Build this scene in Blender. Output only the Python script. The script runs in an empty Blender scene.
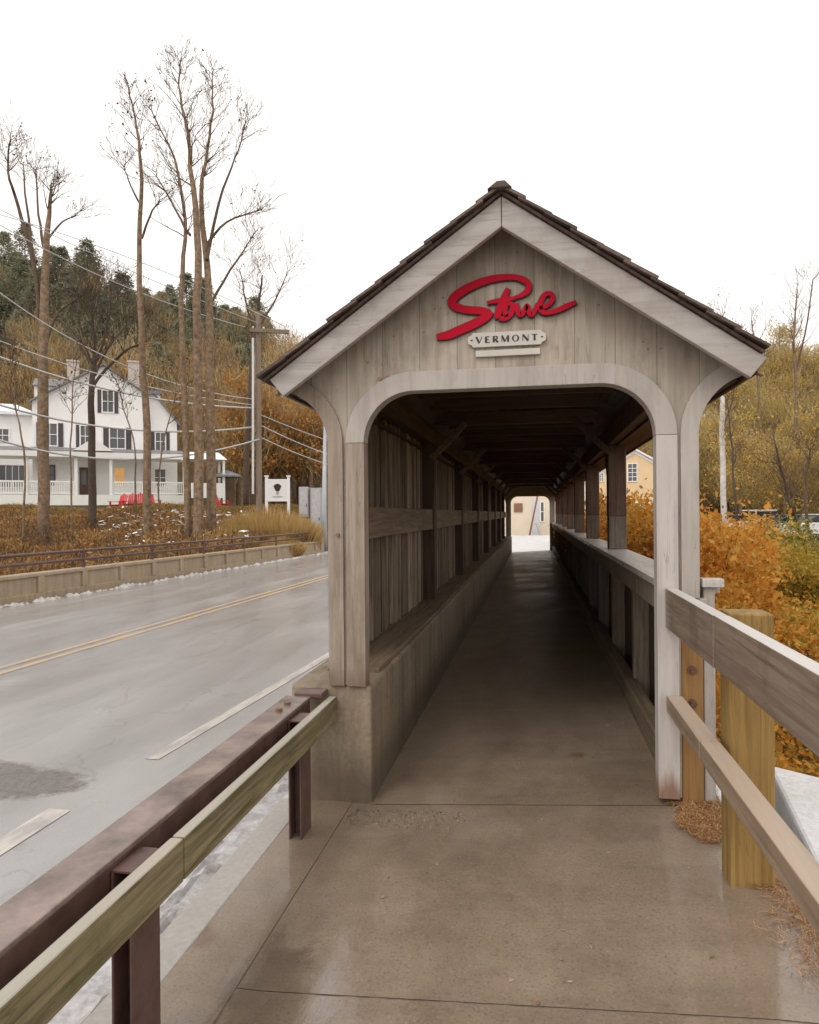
import bpy, bmesh, math, random
import numpy as np
from mathutils import Vector, Matrix

SC = bpy.context.scene
COL = SC.collection
R = math.radians

# ------------------------------------------------------------------ camera
FPX, CAMH, HY = 690.0, 1.6, 514.0
YAW, ROLL = math.atan(124.5 / FPX), R(0.45)
cam = bpy.data.cameras.new('camera')
cam.sensor_width = 36.0
cam.lens = FPX / 1024.0 * 36.0
cam.shift_y = 2.0 / 1024.0
cam.clip_start, cam.clip_end = 0.05, 2000
camo = bpy.data.objects.new('camera', cam)
COL.objects.link(camo)
camo.matrix_world = (Matrix.Translation((0, 0, CAMH)) @ Matrix.Rotation(YAW, 4, 'Z') @
                     Matrix.Rotation(R(90), 4, 'X') @ Matrix.Rotation(-ROLL, 4, 'Z'))
SC.camera = camo

# ------------------------------------------------------------------ overcast sky, weak soft sun
SUN_EL, SUN_AZ = 48.0, 205.0          # azimuth from north (+Y) clockwise: behind the camera
w = bpy.data.worlds.new('World')
SC.world = w
w.use_nodes = True
nt = w.node_tree
nt.nodes.clear()
out = nt.nodes.new('ShaderNodeOutputWorld')
bg = nt.nodes.new('ShaderNodeBackground')
sky = nt.nodes.new('ShaderNodeTexSky')
sky.sky_type = 'NISHITA'
sky.sun_disc = False
sky.sun_elevation = R(SUN_EL)
sky.sun_rotation = R(SUN_AZ)
sky.dust_density = 6.0
hs = nt.nodes.new('ShaderNodeHueSaturation')
hs.inputs['Saturation'].default_value = 0.12
mx = nt.nodes.new('ShaderNodeMix')
mx.data_type = 'RGBA'
mx.inputs['Factor'].default_value = 0.8          # closed cloud deck over the clear sky
mx.inputs['B'].default_value = (10.7, 10.2, 9.75, 1)
nt.links.new(sky.outputs[0], hs.inputs['Color'])
nt.links.new(hs.outputs[0], mx.inputs['A'])
nt.links.new(mx.outputs['Result'], bg.inputs['Color'])
bg.inputs['Strength'].default_value = 0.13
nt.links.new(bg.outputs[0], out.inputs[0])
sl = bpy.data.lights.new('sun', 'SUN')
sl.energy = 0.6
sl.angle = R(20)
sl.color = (1.0, 0.96, 0.9)
so = bpy.data.objects.new('sun', sl)
COL.objects.link(so)
d = Vector((math.sin(R(SUN_AZ)) * math.cos(R(SUN_EL)), math.cos(R(SUN_AZ)) * math.cos(R(SUN_EL)), math.sin(R(SUN_EL))))
so.rotation_euler = d.to_track_quat('Z', 'Y').to_euler()
vs = SC.view_settings
vs.view_transform = 'Standard'
vs.look = 'None'
vs.exposure = 0.14
vs.gamma = 1.0
vs.use_curve_mapping = False
SC.cycles.use_denoising = True
SC.cycles.max_bounces = 8

# ------------------------------------------------------------------ measuring helpers (photo -> world)
CA, SA = math.cos(YAW), math.sin(YAW)
CR, SR = math.cos(ROLL), math.sin(ROLL)


def ray(px, py):
    dx, dy = px - 409.5, py - HY
    u, v = (CR * dx - SR * dy) / FPX, (SR * dx + CR * dy) / FPX
    return Vector((CA * u - SA, SA * u + CA, -v))


def W(px, py, s):                       # at view depth s
    return ray(px, py) * s + Vector((0, 0, CAMH))


def onY(px, py, Y):
    r = ray(px, py)
    return r * (Y / r.y) + Vector((0, 0, CAMH))


# ------------------------------------------------------------------ materials
def mat(name):
    m = bpy.data.materials.new(name)
    m.use_nodes = True
    n = m.node_tree
    b = n.nodes['Principled BSDF']
    return m, n, b


def N(n, t, **kw):
    x = n.nodes.new(t)
    for k, v in kw.items():
        setattr(x, k, v)
    return x


def noise(n, vec, scale, detail=4, rough=0.55, dist=0.0):
    x = N(n, 'ShaderNodeTexNoise')
    x.inputs['Scale'].default_value = scale
    x.inputs['Detail'].default_value = detail
    x.inputs['Roughness'].default_value = rough
    x.inputs['Distortion'].default_value = dist
    n.links.new(vec, x.inputs['Vector'])
    return x.outputs['Fac']


def mapping(n, scale=(1, 1, 1), loc=(0, 0, 0), coord='Object'):
    tc = N(n, 'ShaderNodeTexCoord')
    mp = N(n, 'ShaderNodeMapping')
    mp.inputs['Scale'].default_value = scale
    mp.inputs['Location'].default_value = loc
    n.links.new(tc.outputs[coord], mp.inputs['Vector'])
    return mp.outputs[0]


def ramp(n, fac, stops):
    x = N(n, 'ShaderNodeValToRGB')
    el = x.color_ramp.elements
    while len(el) < len(stops):
        el.new(0.5)
    for e, (p, c) in zip(el, stops):
        e.position = p
        e.color = (*c, 1) if len(c) == 3 else c
    n.links.new(fac, x.inputs[0])
    return x.outputs[0]


def mixc(n, fac, a, b, mode='MIX'):
    x = N(n, 'ShaderNodeMix', data_type='RGBA', blend_type=mode)
    for sock, val in ((x.inputs['Factor'], fac), (x.inputs['A'], a), (x.inputs['B'], b)):
        if isinstance(val, (int, float)):
            sock.default_value = val
        elif isinstance(val, tuple):
            sock.default_value = (*val, 1)
        else:
            n.links.new(val, sock)
    return x.outputs['Result']


def math_(n, op, a, b=None):
    x = N(n, 'ShaderNodeMath', operation=op)
    for i, v in enumerate((a, b)):
        if v is None:
            continue
        if isinstance(v, (int, float)):
            x.inputs[i].default_value = v
        else:
            n.links.new(v, x.inputs[i])
    return x.outputs[0]


def maprange(n, v, a, b, c=0.0, d=1.0):
    x = N(n, 'ShaderNodeMapRange')
    for i, q in zip((1, 2, 3, 4), (a, b, c, d)):
        x.inputs[i].default_value = q
    n.links.new(v, x.inputs[0])
    return x.outputs[0]


def bump(n, b, h, strength=0.3, dist=0.01):
    x = N(n, 'ShaderNodeBump')
    x.inputs['Strength'].default_value = strength
    x.inputs['Distance'].default_value = dist
    n.links.new(h, x.inputs['Height'])
    n.links.new(x.outputs[0], b.inputs['Normal'])


def wood(name, light, dark, axis, rough=0.65, stain=0.5, stain_col=None, grain=1.0, island=0.25, tip=None, seam=None, spec=0.35, top=None, check=0.32):
    """weathered timber; grain runs along axis 0/1/2"""
    m, n, b = mat(name)
    sc = [34 * grain] * 3
    sc[axis] = 1.6
    g = noise(n, mapping(n, tuple(sc)), 1.0, 6, 0.62, 0.6)
    sc2 = [9 * grain] * 3
    sc2[axis] = 0.7
    g2 = noise(n, mapping(n, tuple(sc2), (3, 7, 1)), 1.0, 4, 0.6, 0.8)
    c = ramp(n, g, [(0.36, dark), (0.58, light)])
    c = mixc(n, math_(n, 'MULTIPLY', maprange(n, g2, 0.35, 0.75), 0.45), c, dark)
    st = noise(n, mapping(n, (3.2, 3.2, 1.7), (11, 2, 5)), 1.0, 6, 0.7)
    sc_ = stain_col or tuple(0.45 * x for x in dark)
    c = mixc(n, math_(n, 'MULTIPLY', maprange(n, st, 0.5, 0.78), stain), c, sc_)
    sc3 = [26.0] * 3
    sc3[axis] = 1.1
    ck = noise(n, mapping(n, tuple(sc3), (5, 1, 9)), 1.0, 3, .5, .4)
    ck2 = noise(n, mapping(n, (2, 2, 2), (1, 8, 2)), 1.0, 2, .5)
    ckl = math_(n, 'MULTIPLY', math_(n, 'LESS_THAN', math_(n, 'ABSOLUTE', math_(n, 'SUBTRACT', ck, .52)), .0075), math_(n, 'GREATER_THAN', ck2, .52))
    c = mixc(n, math_(n, 'MULTIPLY', ckl, check), c, tuple(.3 * x for x in dark))
    geo = N(n, 'ShaderNodeNewGeometry')
    isl = maprange(n, geo.outputs['Random Per Island'], 0, 1, 1 - island, 1 + island * 0.6)
    c = mixc(n, 1.0, c, isl, 'MULTIPLY')
    h = math_(n, 'SUBTRACT', g, math_(n, 'MULTIPLY', ckl, 1.2 * check))
    if seam:                                     # board joints across X, pitch in metres
        tc = N(n, 'ShaderNodeTexCoord')
        sx = N(n, 'ShaderNodeSeparateXYZ')
        n.links.new(tc.outputs['Object'], sx.inputs[0])
        u = math_(n, 'DIVIDE', math_(n, 'ADD', sx.outputs[seam[1]], 20.0 + seam[2]), seam[0])
        fr = math_(n, 'FRACT', u)
        line = math_(n, 'LESS_THAN', fr, 0.022)
        wn = N(n, 'ShaderNodeTexWhiteNoise', noise_dimensions='1D')
        n.links.new(math_(n, 'FLOOR', u), wn.inputs['W'])
        c = mixc(n, 1.0, c, maprange(n, wn.outputs['Value'], 0, 1, 0.88, 1.06), 'MULTIPLY')
        c = mixc(n, math_(n, 'MULTIPLY', line, 0.55), c, tuple(0.25 * x for x in dark))
        h = math_(n, 'SUBTRACT', h, math_(n, 'MULTIPLY', line, 3.0))
    if tip:                                      # damp end grain near the ground: (z top, colour)
        tc = N(n, 'ShaderNodeTexCoord')
        sx = N(n, 'ShaderNodeSeparateXYZ')
        n.links.new(tc.outputs['Object'], sx.inputs[0])
        zz = math_(n, 'ADD', sx.outputs[2], math_(n, 'MULTIPLY', g2, 0.3))
        c = mixc(n, maprange(n, zz, tip[0] + 0.1, tip[0] + 0.2, 0.8, 0.0), c, tip[1])
    if top:                                      # upward-facing faces mixed towards a paler colour
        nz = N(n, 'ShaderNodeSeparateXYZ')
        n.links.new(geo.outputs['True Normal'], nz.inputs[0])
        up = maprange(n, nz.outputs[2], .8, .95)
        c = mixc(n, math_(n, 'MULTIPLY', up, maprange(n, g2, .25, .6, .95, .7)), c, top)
    n.links.new(c, b.inputs['Base Color'])
    n.links.new(maprange(n, g2, 0.2, 0.8, rough - 0.15, rough + 0.15), b.inputs['Roughness'])
    b.inputs['Specular IOR Level'].default_value = spec
    bump(n, b, h, 0.35, 0.004)
    return m


def plain(name, col, rough=0.6, metal=0.0, var=0.12, scale=6.0, bumpy=0.0, spec=0.5):
    m, n, b = mat(name)
    f = noise(n, mapping(n), scale, 5, 0.6)
    c = ramp(n, f, [(0.3, tuple(x * (1 - var) for x in col)), (0.7, tuple(x * (1 + var) for x in col))])
    n.links.new(c, b.inputs['Base Color'])
    b.inputs['Roughness'].default_value = rough
    b.inputs['Metallic'].default_value = metal
    b.inputs['Specular IOR Level'].default_value = spec
    if bumpy:
        bump(n, b, noise(n, mapping(n), scale * 6, 4), bumpy, 0.01)
    return m


def concrete(name, light, dark, rough=0.7, streak=None, wet=0.0, damp=None):
    m, n, b = mat(name)
    f = noise(n, mapping(n), 2.2, 7, 0.62)
    f2 = noise(n, mapping(n, (1, 1, 1), (4, 4, 4)), 38, 4, 0.6)
    c = ramp(n, f, [(0.3, dark), (0.7, light)])
    c = mixc(n, 0.35, c, ramp(n, f2, [(0.3, tuple(.6 * x for x in dark)), (0.7, light)]))
    if streak:
        s = noise(n, mapping(n, (7, 7, 0.5)), 1.0, 5, 0.6)
        c = mixc(n, maprange(n, s, 0.45, 0.75, 0, 0.75), c, streak)
    if damp:                                     # ground damp drawn up from the foot
        tc = N(n, 'ShaderNodeTexCoord')
        sx = N(n, 'ShaderNodeSeparateXYZ')
        n.links.new(tc.outputs['Object'], sx.inputs[0])
        zz = math_(n, 'ADD', sx.outputs[2], math_(n, 'MULTIPLY', f, -.35))
        c = mixc(n, maprange(n, zz, damp - .2, damp, .7, 0), c, tuple(.45 * x for x in dark))
    n.links.new(c, b.inputs['Base Color'])
    n.links.new(maprange(n, f, 0.3, 0.7, rough - wet, rough + 0.1), b.inputs['Roughness'])
    bump(n, b, math_(n, 'ADD', f, math_(n, 'MULTIPLY', f2, 0.5)), 0.25, 0.006)
    return m


def leafmat(name, cols, rough=0.7, objvar=0.0, trans=0.0):
    """foliage: every leaf its own tone out of a few"""
    m, n, b = mat(name)
    geo = N(n, 'ShaderNodeNewGeometry')
    st = [((i + 0.5) / len(cols), c) for i, c in enumerate(cols)]
    f = math_(n, 'ADD', math_(n, 'MULTIPLY', geo.outputs['Random Per Island'], 0.62),
              math_(n, 'MULTIPLY', noise(n, mapping(n), 0.55, 3), 0.42))
    c = ramp(n, f, st)
    if objvar:
        oi = N(n, 'ShaderNodeObjectInfo')
        c = mixc(n, 1.0, c, maprange(n, oi.outputs['Random'], 0, 1, 1 - objvar, 1 + objvar), 'MULTIPLY')
    n.links.new(c, b.inputs['Base Color'])
    b.inputs['Roughness'].default_value = rough
    b.inputs['Specular IOR Level'].default_value = 0.2
    if trans:                                    # thin leaves let light through
        tb = N(n, 'ShaderNodeBsdfTranslucent')
        n.links.new(c, tb.inputs['Color'])
        ms = N(n, 'ShaderNodeMixShader')
        ms.inputs[0].default_value = trans
        n.links.new(b.outputs[0], ms.inputs[1])
        n.links.new(tb.outputs[0], ms.inputs[2])
        n.links.new(ms.outputs[0], n.nodes['Material Output'].inputs['Surface'])
    return m


M = {}
M['gable'] = wood('gable_boards', (.475, .415, .345), (.355, .30, .24), 2, seam=(.206, 0, .03), stain=.95, stain_col=(.17, .12, .08), grain=.7)
M['trim'] = wood('trim_paint', (.465, .425, .39), (.38, .335, .30), 2, stain=.5, stain_col=(.21, .165, .125), island=.06, grain=.6)
M['trim_foot'] = wood('trim_paint_wet_foot', (.53, .49, .465), (.44, .40, .37), 2, stain=.3, stain_col=(.25, .20, .16), island=.06, grain=.6, tip=(.22, (.20, .09, .05)))
M['trim_low'] = wood('trim_paint_worn_foot', (.38, .315, .26), (.25, .195, .15), 2, stain=.7, stain_col=(.15, .105, .07), island=.06, grain=.8, tip=(.72, (.17, .12, .085)))
M['rake'] = wood('rake_paint', (.445, .41, .385), (.35, .312, .288), 0, stain=.6, stain_col=(.23, .19, .16), island=.05, grain=.6)
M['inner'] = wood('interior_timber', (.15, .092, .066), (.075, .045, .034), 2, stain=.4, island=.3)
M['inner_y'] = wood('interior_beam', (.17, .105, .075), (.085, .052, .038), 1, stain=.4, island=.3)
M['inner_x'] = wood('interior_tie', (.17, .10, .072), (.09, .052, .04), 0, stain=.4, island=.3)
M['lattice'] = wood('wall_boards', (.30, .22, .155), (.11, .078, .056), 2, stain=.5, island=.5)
M['batten'] = wood('lit_edge_battens', (.50, .40, .30), (.26, .195, .14), 2, stain=.4, island=.5)  # pale tone paints in the light along the slat edges
M['midrail'] = wood('wall_rail', (.31, .23, .155), (.16, .115, .078), 1, stain=.5, island=.2)
M['postfoot'] = wood('post_weathered_foot', (.27, .22, .175), (.15, .115, .09), 2, stain=.6)
M['postup'] = wood('post_timber', (.19, .115, .075), (.09, .052, .036), 2, stain=.5)
M['cap'] = wood('cap_paint', (.55, .52, .49), (.43, .39, .355), 1, rough=.35, stain=.3, island=.05)
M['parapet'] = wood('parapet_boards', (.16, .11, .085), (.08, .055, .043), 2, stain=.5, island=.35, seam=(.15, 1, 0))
M['stud'] = wood('parapet_stud', (.34, .275, .215), (.19, .145, .11), 2, stain=.5, island=.3)
M['kerbwood'] = wood('kerb_timber', (.27, .21, .14), (.15, .11, .07), 1, stain=.5, island=.1)
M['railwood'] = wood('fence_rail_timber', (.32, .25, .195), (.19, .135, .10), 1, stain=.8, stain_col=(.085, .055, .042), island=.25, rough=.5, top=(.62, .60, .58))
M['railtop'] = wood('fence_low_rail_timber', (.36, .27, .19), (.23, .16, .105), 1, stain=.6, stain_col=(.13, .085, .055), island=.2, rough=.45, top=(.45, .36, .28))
M['postyellow'] = wood('treated_post', (.36, .225, .072), (.21, .125, .036), 2, stain=.65, stain_col=(.12, .09, .022), island=.05, grain=1.2)
M['postorange'] = wood('new_post', (.36, .20, .075), (.23, .12, .045), 2, stain=.3, island=.05)
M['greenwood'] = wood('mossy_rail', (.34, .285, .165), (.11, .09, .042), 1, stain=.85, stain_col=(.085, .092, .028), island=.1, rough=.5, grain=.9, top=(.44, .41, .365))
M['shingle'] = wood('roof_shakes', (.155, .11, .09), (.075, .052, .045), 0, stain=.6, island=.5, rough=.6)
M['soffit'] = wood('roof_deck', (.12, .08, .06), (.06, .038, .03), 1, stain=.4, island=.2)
M['steel'] = plain('weathering_steel', (.105, .058, .048), .42, 0.0, .35, 9, .15)
M['flange'] = plain('pale_wet_flange', (.20, .15, .13), .22, 0, .45, 7, .12)  # top flange coloured paler than the steel beam below it
M['bolt'] = plain('rusty_bolt', (.22, .13, .09), .4, .6, .3, 30)
M['bwall'] = concrete('bridge_concrete', (.36, .29, .205), (.19, .142, .095), .7, streak=(.075, .052, .032), damp=.14)
M['barrier'] = concrete('barrier_concrete', (.52, .41, .285), (.38, .30, .21), .75, streak=(.27, .20, .13))
M['snow'] = plain('thin_snow', (.80, .81, .83), .6, 0, .10, 5, .5)
M['white'] = plain('white_clapboard', (.84, .83, .82), .6, 0, .04, 1.5)
M['porchwhite'] = plain('porch_white', (.80, .79, .77), .6, 0, .04, 2)
M['houseroof'] = plain('grey_roofing', (.2, .2, .21), .7, 0, .2, 2)
M['shutter'] = plain('dark_shutter', (.06, .05, .05), .5, 0, .2, 5)
M['brick'] = plain('chimney_stone', (.52, .45, .39), .8, 0, .2, 9, .2)
M['cream'] = plain('yellow_clapboard', (.76, .56, .33), .6, 0, .05, 2)
M['door'] = plain('dark_door', (.09, .045, .035), .5, 0, .1, 4)
M['red'] = plain('red_paint', (.55, .025, .03), .4, 0, .12, 3)
M['signred'] = plain('sign_red', (.46, .003, .022), .6, 0, .12, 3, spec=.12)
M['signblack'] = plain('sign_black', (.02, .015, .016), .4, 0, .1, 3)
M['signwhite'] = plain('sign_white', (.52, .485, .435), .5, 0, .1, 9)
M['polewood'] = wood('pole_timber', (.30, .235, .175), (.19, .14, .1), 2, stain=.3)
M['palepipe'] = plain('pale_conduit', (.66, .66, .66), .4, 0, .05, 3)
M['cable'] = plain('grey_cable', (.5, .5, .51), .45, 0, .1, 3)
M['greybox'] = plain('grey_cabinet', (.42, .41, .42), .5, .1, .1, 3)
M['bluegrey'] = plain('blue_grey_pole', (.42, .45, .48), .45, .1, .1, 3)
M['bark'] = plain('tree_bark', (.20, .135, .082), .85, 0, .55, 6, .7)
M['barkdark'] = plain('dark_bark', (.075, .052, .038), .85, 0, .3, 9, .5)
M['twig'] = plain('bare_twigs', (.105, .068, .045), .85, 0, .3, 5)
M['birch'] = plain('birch_bark', (.56, .52, .48), .7, 0, .3, 4)
M['rubber'] = plain('tyre_rubber', (.025, .025, .027), .7)
M['carwhite'] = plain('white_car_paint', (.6, .6, .61), .25, 0, .02)
M['cardark'] = plain('dark_car_paint', (.07, .075, .085), .25, 0, .05)
M['carglass'] = plain('dark_car_glass', (.03, .035, .04), .08, 0, .05)
M['chrome'] = plain('bright_metal', (.6, .6, .6), .25, .9, .05)
M['signbrown'] = plain('brown_signboard', (.24, .11, .07), .6, 0, .15, 6)
M['parasol'] = plain('grey_canvas', (.22, .22, .24), .8)


def glassm(name, col, emit=None):
    m, n, b = mat(name)
    b.inputs['Base Color'].default_value = (*col, 1)
    b.inputs['Roughness'].default_value = .12
    if emit:
        b.inputs['Emission Color'].default_value = (*emit, 1)
        b.inputs['Emission Strength'].default_value = .55
    return m


M['glass'] = glassm('window_glass', (.10, .105, .11))
M['litglass'] = glassm('lit_window', (.25, .14, .05), (.75, .36, .06))


def deck_material():
    """damp worn concrete; a film of water lies in the low spots"""
    m, n, b = mat('damp_walkway')
    f = noise(n, mapping(n), 1.1, 7, 0.62, .4)
    f2 = noise(n, mapping(n, (1, .55, 1), (3, 1, 0)), 4.5, 6, 0.6, .5)
    f3 = noise(n, mapping(n), 90, 3, 0.6)
    fm = noise(n, mapping(n, (1.6, 8, 1), (9, 9, 0)), 1.0, 5, .6, .3)      # trowel marks across the path
    c = ramp(n, f, [(0.26, (.185, .131, .089)), (0.52, (.245, .183, .129)), (0.78, (.305, .242, .18))])
    c = mixc(n, .32, c, ramp(n, f2, [(0.3, (.125, .085, .056)), (0.68, (.33, .262, .195))]))
    fs = noise(n, mapping(n, (1, 1, 1), (2, 6, 3)), 14, 6, .7, .3)
    c = mixc(n, maprange(n, fs, .52, .78, 0, .22), c, (.36, .29, .22))
    c = mixc(n, maprange(n, fs, .42, .26, 0, .35), c, (.115, .08, .055))
    c = mixc(n, maprange(n, fm, .45, .75, 0, .3), c, (.125, .095, .07))
    c = mixc(n, maprange(n, f3, .55, .7, 0, .6), c, (.10, .078, .057))
    c = mixc(n, maprange(n, f3, .42, .28, 0, .35), c, (.42, .36, .30))
    sp = noise(n, mapping(n, (1, 1, 1), (5, 2, 8)), 2.6, 3, .5)
    c = mixc(n, maprange(n, sp, .68, .76, 0, .55), c, (.13, .065, .038))       # tannin stains
    # puddle: irregular shallow film by the rail
    tc = N(n, 'ShaderNodeTexCoord')
    pd = N(n, 'ShaderNodeVectorMath', operation='DISTANCE')
    sc = N(n, 'ShaderNodeMapping')
    sc.inputs['Scale'].default_value = (1, .55, 0)
    n.links.new(tc.outputs['Object'], sc.inputs['Vector'])
    n.links.new(sc.outputs[0], pd.inputs[0])
    pd.inputs[1].default_value = (-.86, 2.2 * .55, 0)
    dd = math_(n, 'ADD', pd.outputs['Value'], math_(n, 'MULTIPLY', math_(n, 'SUBTRACT', f2, .5), .5))
    pud = maprange(n, dd, .10, .24, 1.0, 0.0)
    c = mixc(n, math_(n, 'MULTIPLY', pud, .45), c, (.10, .08, .062))
    n.links.new(c, b.inputs['Base Color'])
    wet = maprange(n, f, .35, .68, .36, .58)
    rr = N(n, 'ShaderNodeMix', data_type='FLOAT')
    n.links.new(pud, rr.inputs['Factor'])
    n.links.new(wet, rr.inputs['A'])
    rr.inputs['B'].default_value = .09
    n.links.new(rr.outputs['Result'], b.inputs['Roughness'])
    sy = N(n, 'ShaderNodeSeparateXYZ')
    n.links.new(tc.outputs['Object'], sy.inputs[0])
    rain = maprange(n, math_(n, 'ADD', sy.outputs[1], math_(n, 'MULTIPLY', f2, .8)), 3.6, 5.0, 1.0, .12)
    film = math_(n, 'MULTIPLY', rain, maprange(n, f, .36, .62, .7, .1))
    n.links.new(math_(n, 'MAXIMUM', pud, film), b.inputs['Coat Weight'])
    b.inputs['Coat Roughness'].default_value = .1
    b.inputs['Coat IOR'].default_value = 1.9
    hh = math_(n, 'ADD', math_(n, 'ADD', f, math_(n, 'MULTIPLY', f2, .7)), math_(n, 'MULTIPLY', math_(n, 'ADD', f3, fs), .25))
    hh = math_(n, 'MULTIPLY', hh, math_(n, 'SUBTRACT', 1.0, math_(n, 'MULTIPLY', pud, .9)))
    bump(n, b, hh, .3, .012)
    return m


M['deck'] = deck_material()


def road_material():
    m, n, b = mat('wet_asphalt')
    f = noise(n, mapping(n, (1, .25, 1)), 1.3, 6, .6, .5)
    f3 = noise(n, mapping(n), 120, 3, .7)
    f2 = noise(n, mapping(n, (2.2, .5, 1), (6, 3, 1)), 1.6, 7, .7, .8)
    c = ramp(n, f, [(.3, (.31, .302, .30)), (.7, (.40, .391, .389))])
    c = mixc(n, maprange(n, f2, .5, .72, 0, .3), c, (.22, .21, .208))
    c = mixc(n, maprange(n, f3, .5, .75, 0, .4), c, (.13, .12, .115))
    tcr = N(n, 'ShaderNodeTexCoord')
    sxr = N(n, 'ShaderNodeSeparateXYZ')
    n.links.new(tcr.outputs['Object'], sxr.inputs[0])
    wave = math_(n, 'SINE', math_(n, 'ADD', math_(n, 'MULTIPLY', sxr.outputs[0], 3.6), math_(n, 'MULTIPLY', f, 2.0)))
    c = mixc(n, maprange(n, wave, .2, 1.0, 0, .22), c, (.20, .185, .175))           # tyre tracks
    vo = N(n, 'ShaderNodeTexVoronoi', feature='DISTANCE_TO_EDGE')
    vo.inputs['Scale'].default_value = .55
    wp = N(n, 'ShaderNodeVectorMath', operation='ADD')
    nz = N(n, 'ShaderNodeTexNoise')
    nz.inputs['Scale'].default_value = 1.7
    nz.inputs['Detail'].default_value = 5
    n.links.new(tcr.outputs['Object'], nz.inputs['Vector'])
    n.links.new(tcr.outputs['Object'], wp.inputs[0])
    n.links.new(nz.outputs['Color'], wp.inputs[1])
    n.links.new(wp.outputs[0], vo.inputs['Vector'])
    crk = math_(n, 'MULTIPLY', maprange(n, vo.outputs['Distance'], .003, .009, 1, 0), math_(n, 'GREATER_THAN', f2, .47))
    c = mixc(n, math_(n, 'MULTIPLY', crk, .2), c, (.12, .11, .10))
    # a coarse dark repair with a ragged outline
    tc = N(n, 'ShaderNodeTexCoord')
    sc = N(n, 'ShaderNodeMapping')
    sc.inputs['Scale'].default_value = (.36, 1.25, 0)
    n.links.new(tc.outputs['Object'], sc.inputs['Vector'])
    pd = N(n, 'ShaderNodeVectorMath', operation='DISTANCE')
    n.links.new(sc.outputs[0], pd.inputs[0])
    pd.inputs[1].default_value = (-4.05 * .36, 4.02 * 1.25, 0)
    rag = noise(n, mapping(n), 3.2, 6, .7)
    dd = math_(n, 'ADD', pd.outputs['Value'], math_(n, 'MULTIPLY', math_(n, 'SUBTRACT', rag, .5), .55))
    pm = maprange(n, dd, .36, .44, 1.0, 0.0)
    fc = noise(n, mapping(n, (1, .8, 1)), 30, 4, .75)
    c = mixc(n, math_(n, 'MULTIPLY', pm, .85), c, ramp(n, fc, [(.35, (.05, .042, .04)), (.7, (.19, .165, .155))]))
    n.links.new(c, b.inputs['Base Color'])
    rg = maprange(n, f, .3, .7, .09, .24)
    n.links.new(math_(n, 'ADD', rg, math_(n, 'MULTIPLY', pm, .3)), b.inputs['Roughness'])
    b.inputs['Specular IOR Level'].default_value = .8
    hh = math_(n, 'ADD', math_(n, 'MULTIPLY', f3, .6), math_(n, 'MULTIPLY', f, 2))
    bump(n, b, math_(n, 'ADD', hh, math_(n, 'MULTIPLY', math_(n, 'MULTIPLY', fc, pm), 4)), .2, .01)
    return m


M['road'] = road_material()
M['joint'] = plain('joint_filler', (.22, .17, .125), .8, 0, .4, 12)
M['patch'] = plain('fresh_asphalt', (.085, .072, .068), .5, 0, .5, 14, .9)


def worn_paint(name, col, under, cut=.42):
    m, n, b = mat(name)
    f = noise(n, mapping(n, (1, .3, 1)), 9, 6, .7)
    c = mixc(n, maprange(n, f, cut - .12, cut + .12), under, col)
    n.links.new(c, b.inputs['Base Color'])
    b.inputs['Roughness'].default_value = .35
    return m


M['yellow'] = worn_paint('worn_yellow_paint', (.58, .38, .16), (.36, .34, .32), .48)
M['edge'] = worn_paint('worn_white_paint', (.62, .57, .51), (.36, .34, .325), .5)


def ground_material():
    m, n, b = mat('leaf_litter_ground')
    f = noise(n, mapping(n), .5, 7, .65)
    f2 = noise(n, mapping(n), 11, 5, .7)
    c = ramp(n, f, [(.32, (.10, .06, .03)), (.55, (.17, .10, .042)), (.72, (.14, .13, .045))])
    c = mixc(n, maprange(n, f2, .4, .7, 0, .6), c, (.055, .036, .022))
    n.links.new(c, b.inputs['Base Color'])
    b.inputs['Roughness'].default_value = .9
    bump(n, b, f2, .8, .08)
    return m


M['ground'] = ground_material()
M['slush'] = concrete('slushy_gravel', (.72, .72, .75), (.26, .23, .21), .4, wet=.2)
M['kerbconc'] = concrete('pale_kerb', (.46, .43, .40), (.36, .33, .3), .5, wet=.2)
M['lot'] = concrete('wet_snowy_lot', (.78, .79, .82), (.52, .50, .48), .5)
M['lawn'] = plain('lawn_turf', (.12, .13, .03), .9, 0, .4, 2, .8)

# leaves
M['l_orange'] = leafmat('orange_leaves', [(.30, .115, .022), (.54, .22, .03), (.66, .31, .05), (.62, .37, .085), (.42, .28, .06)], trans=.42)
M['l_mixed'] = leafmat('autumn_ground_leaves', [(.22, .13, .025), (.42, .23, .035), (.44, .30, .05), (.36, .30, .05), (.22, .23, .04)], trans=.42)
M['l_brown'] = leafmat('dead_brush_leaves', [(.11, .06, .03), (.27, .13, .05), (.40, .21, .07), (.46, .29, .11), (.33, .25, .08)], trans=.35)
M['l_grass'] = leafmat('dry_grass_blades', [(.42, .25, .085), (.52, .34, .125), (.58, .41, .19), (.40, .30, .11)], trans=.3)
M['l_green'] = leafmat('green_grass_blades', [(.20, .17, .03), (.30, .26, .045), (.38, .33, .07), (.24, .26, .05)], trans=.35)
M['l_conifer'] = leafmat('conifer_needles', [(.15, .165, .11), (.20, .215, .14), (.245, .245, .16), (.28, .25, .165)], objvar=.2, trans=.35)
M['l_tan'] = leafmat('tan_leaves', [(.42, .27, .075), (.54, .37, .10), (.62, .44, .125), (.54, .47, .12)], objvar=.22, trans=.5)
M['l_rust'] = leafmat('rust_leaves', [(.32, .14, .04), (.46, .21, .05), (.54, .28, .075), (.42, .28, .11)], objvar=.3, trans=.4)
M['l_haze'] = leafmat('brown_twig_haze', [(.21, .16, .085), (.29, .22, .115), (.35, .265, .14), (.38, .31, .16)], objvar=.25)
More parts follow.
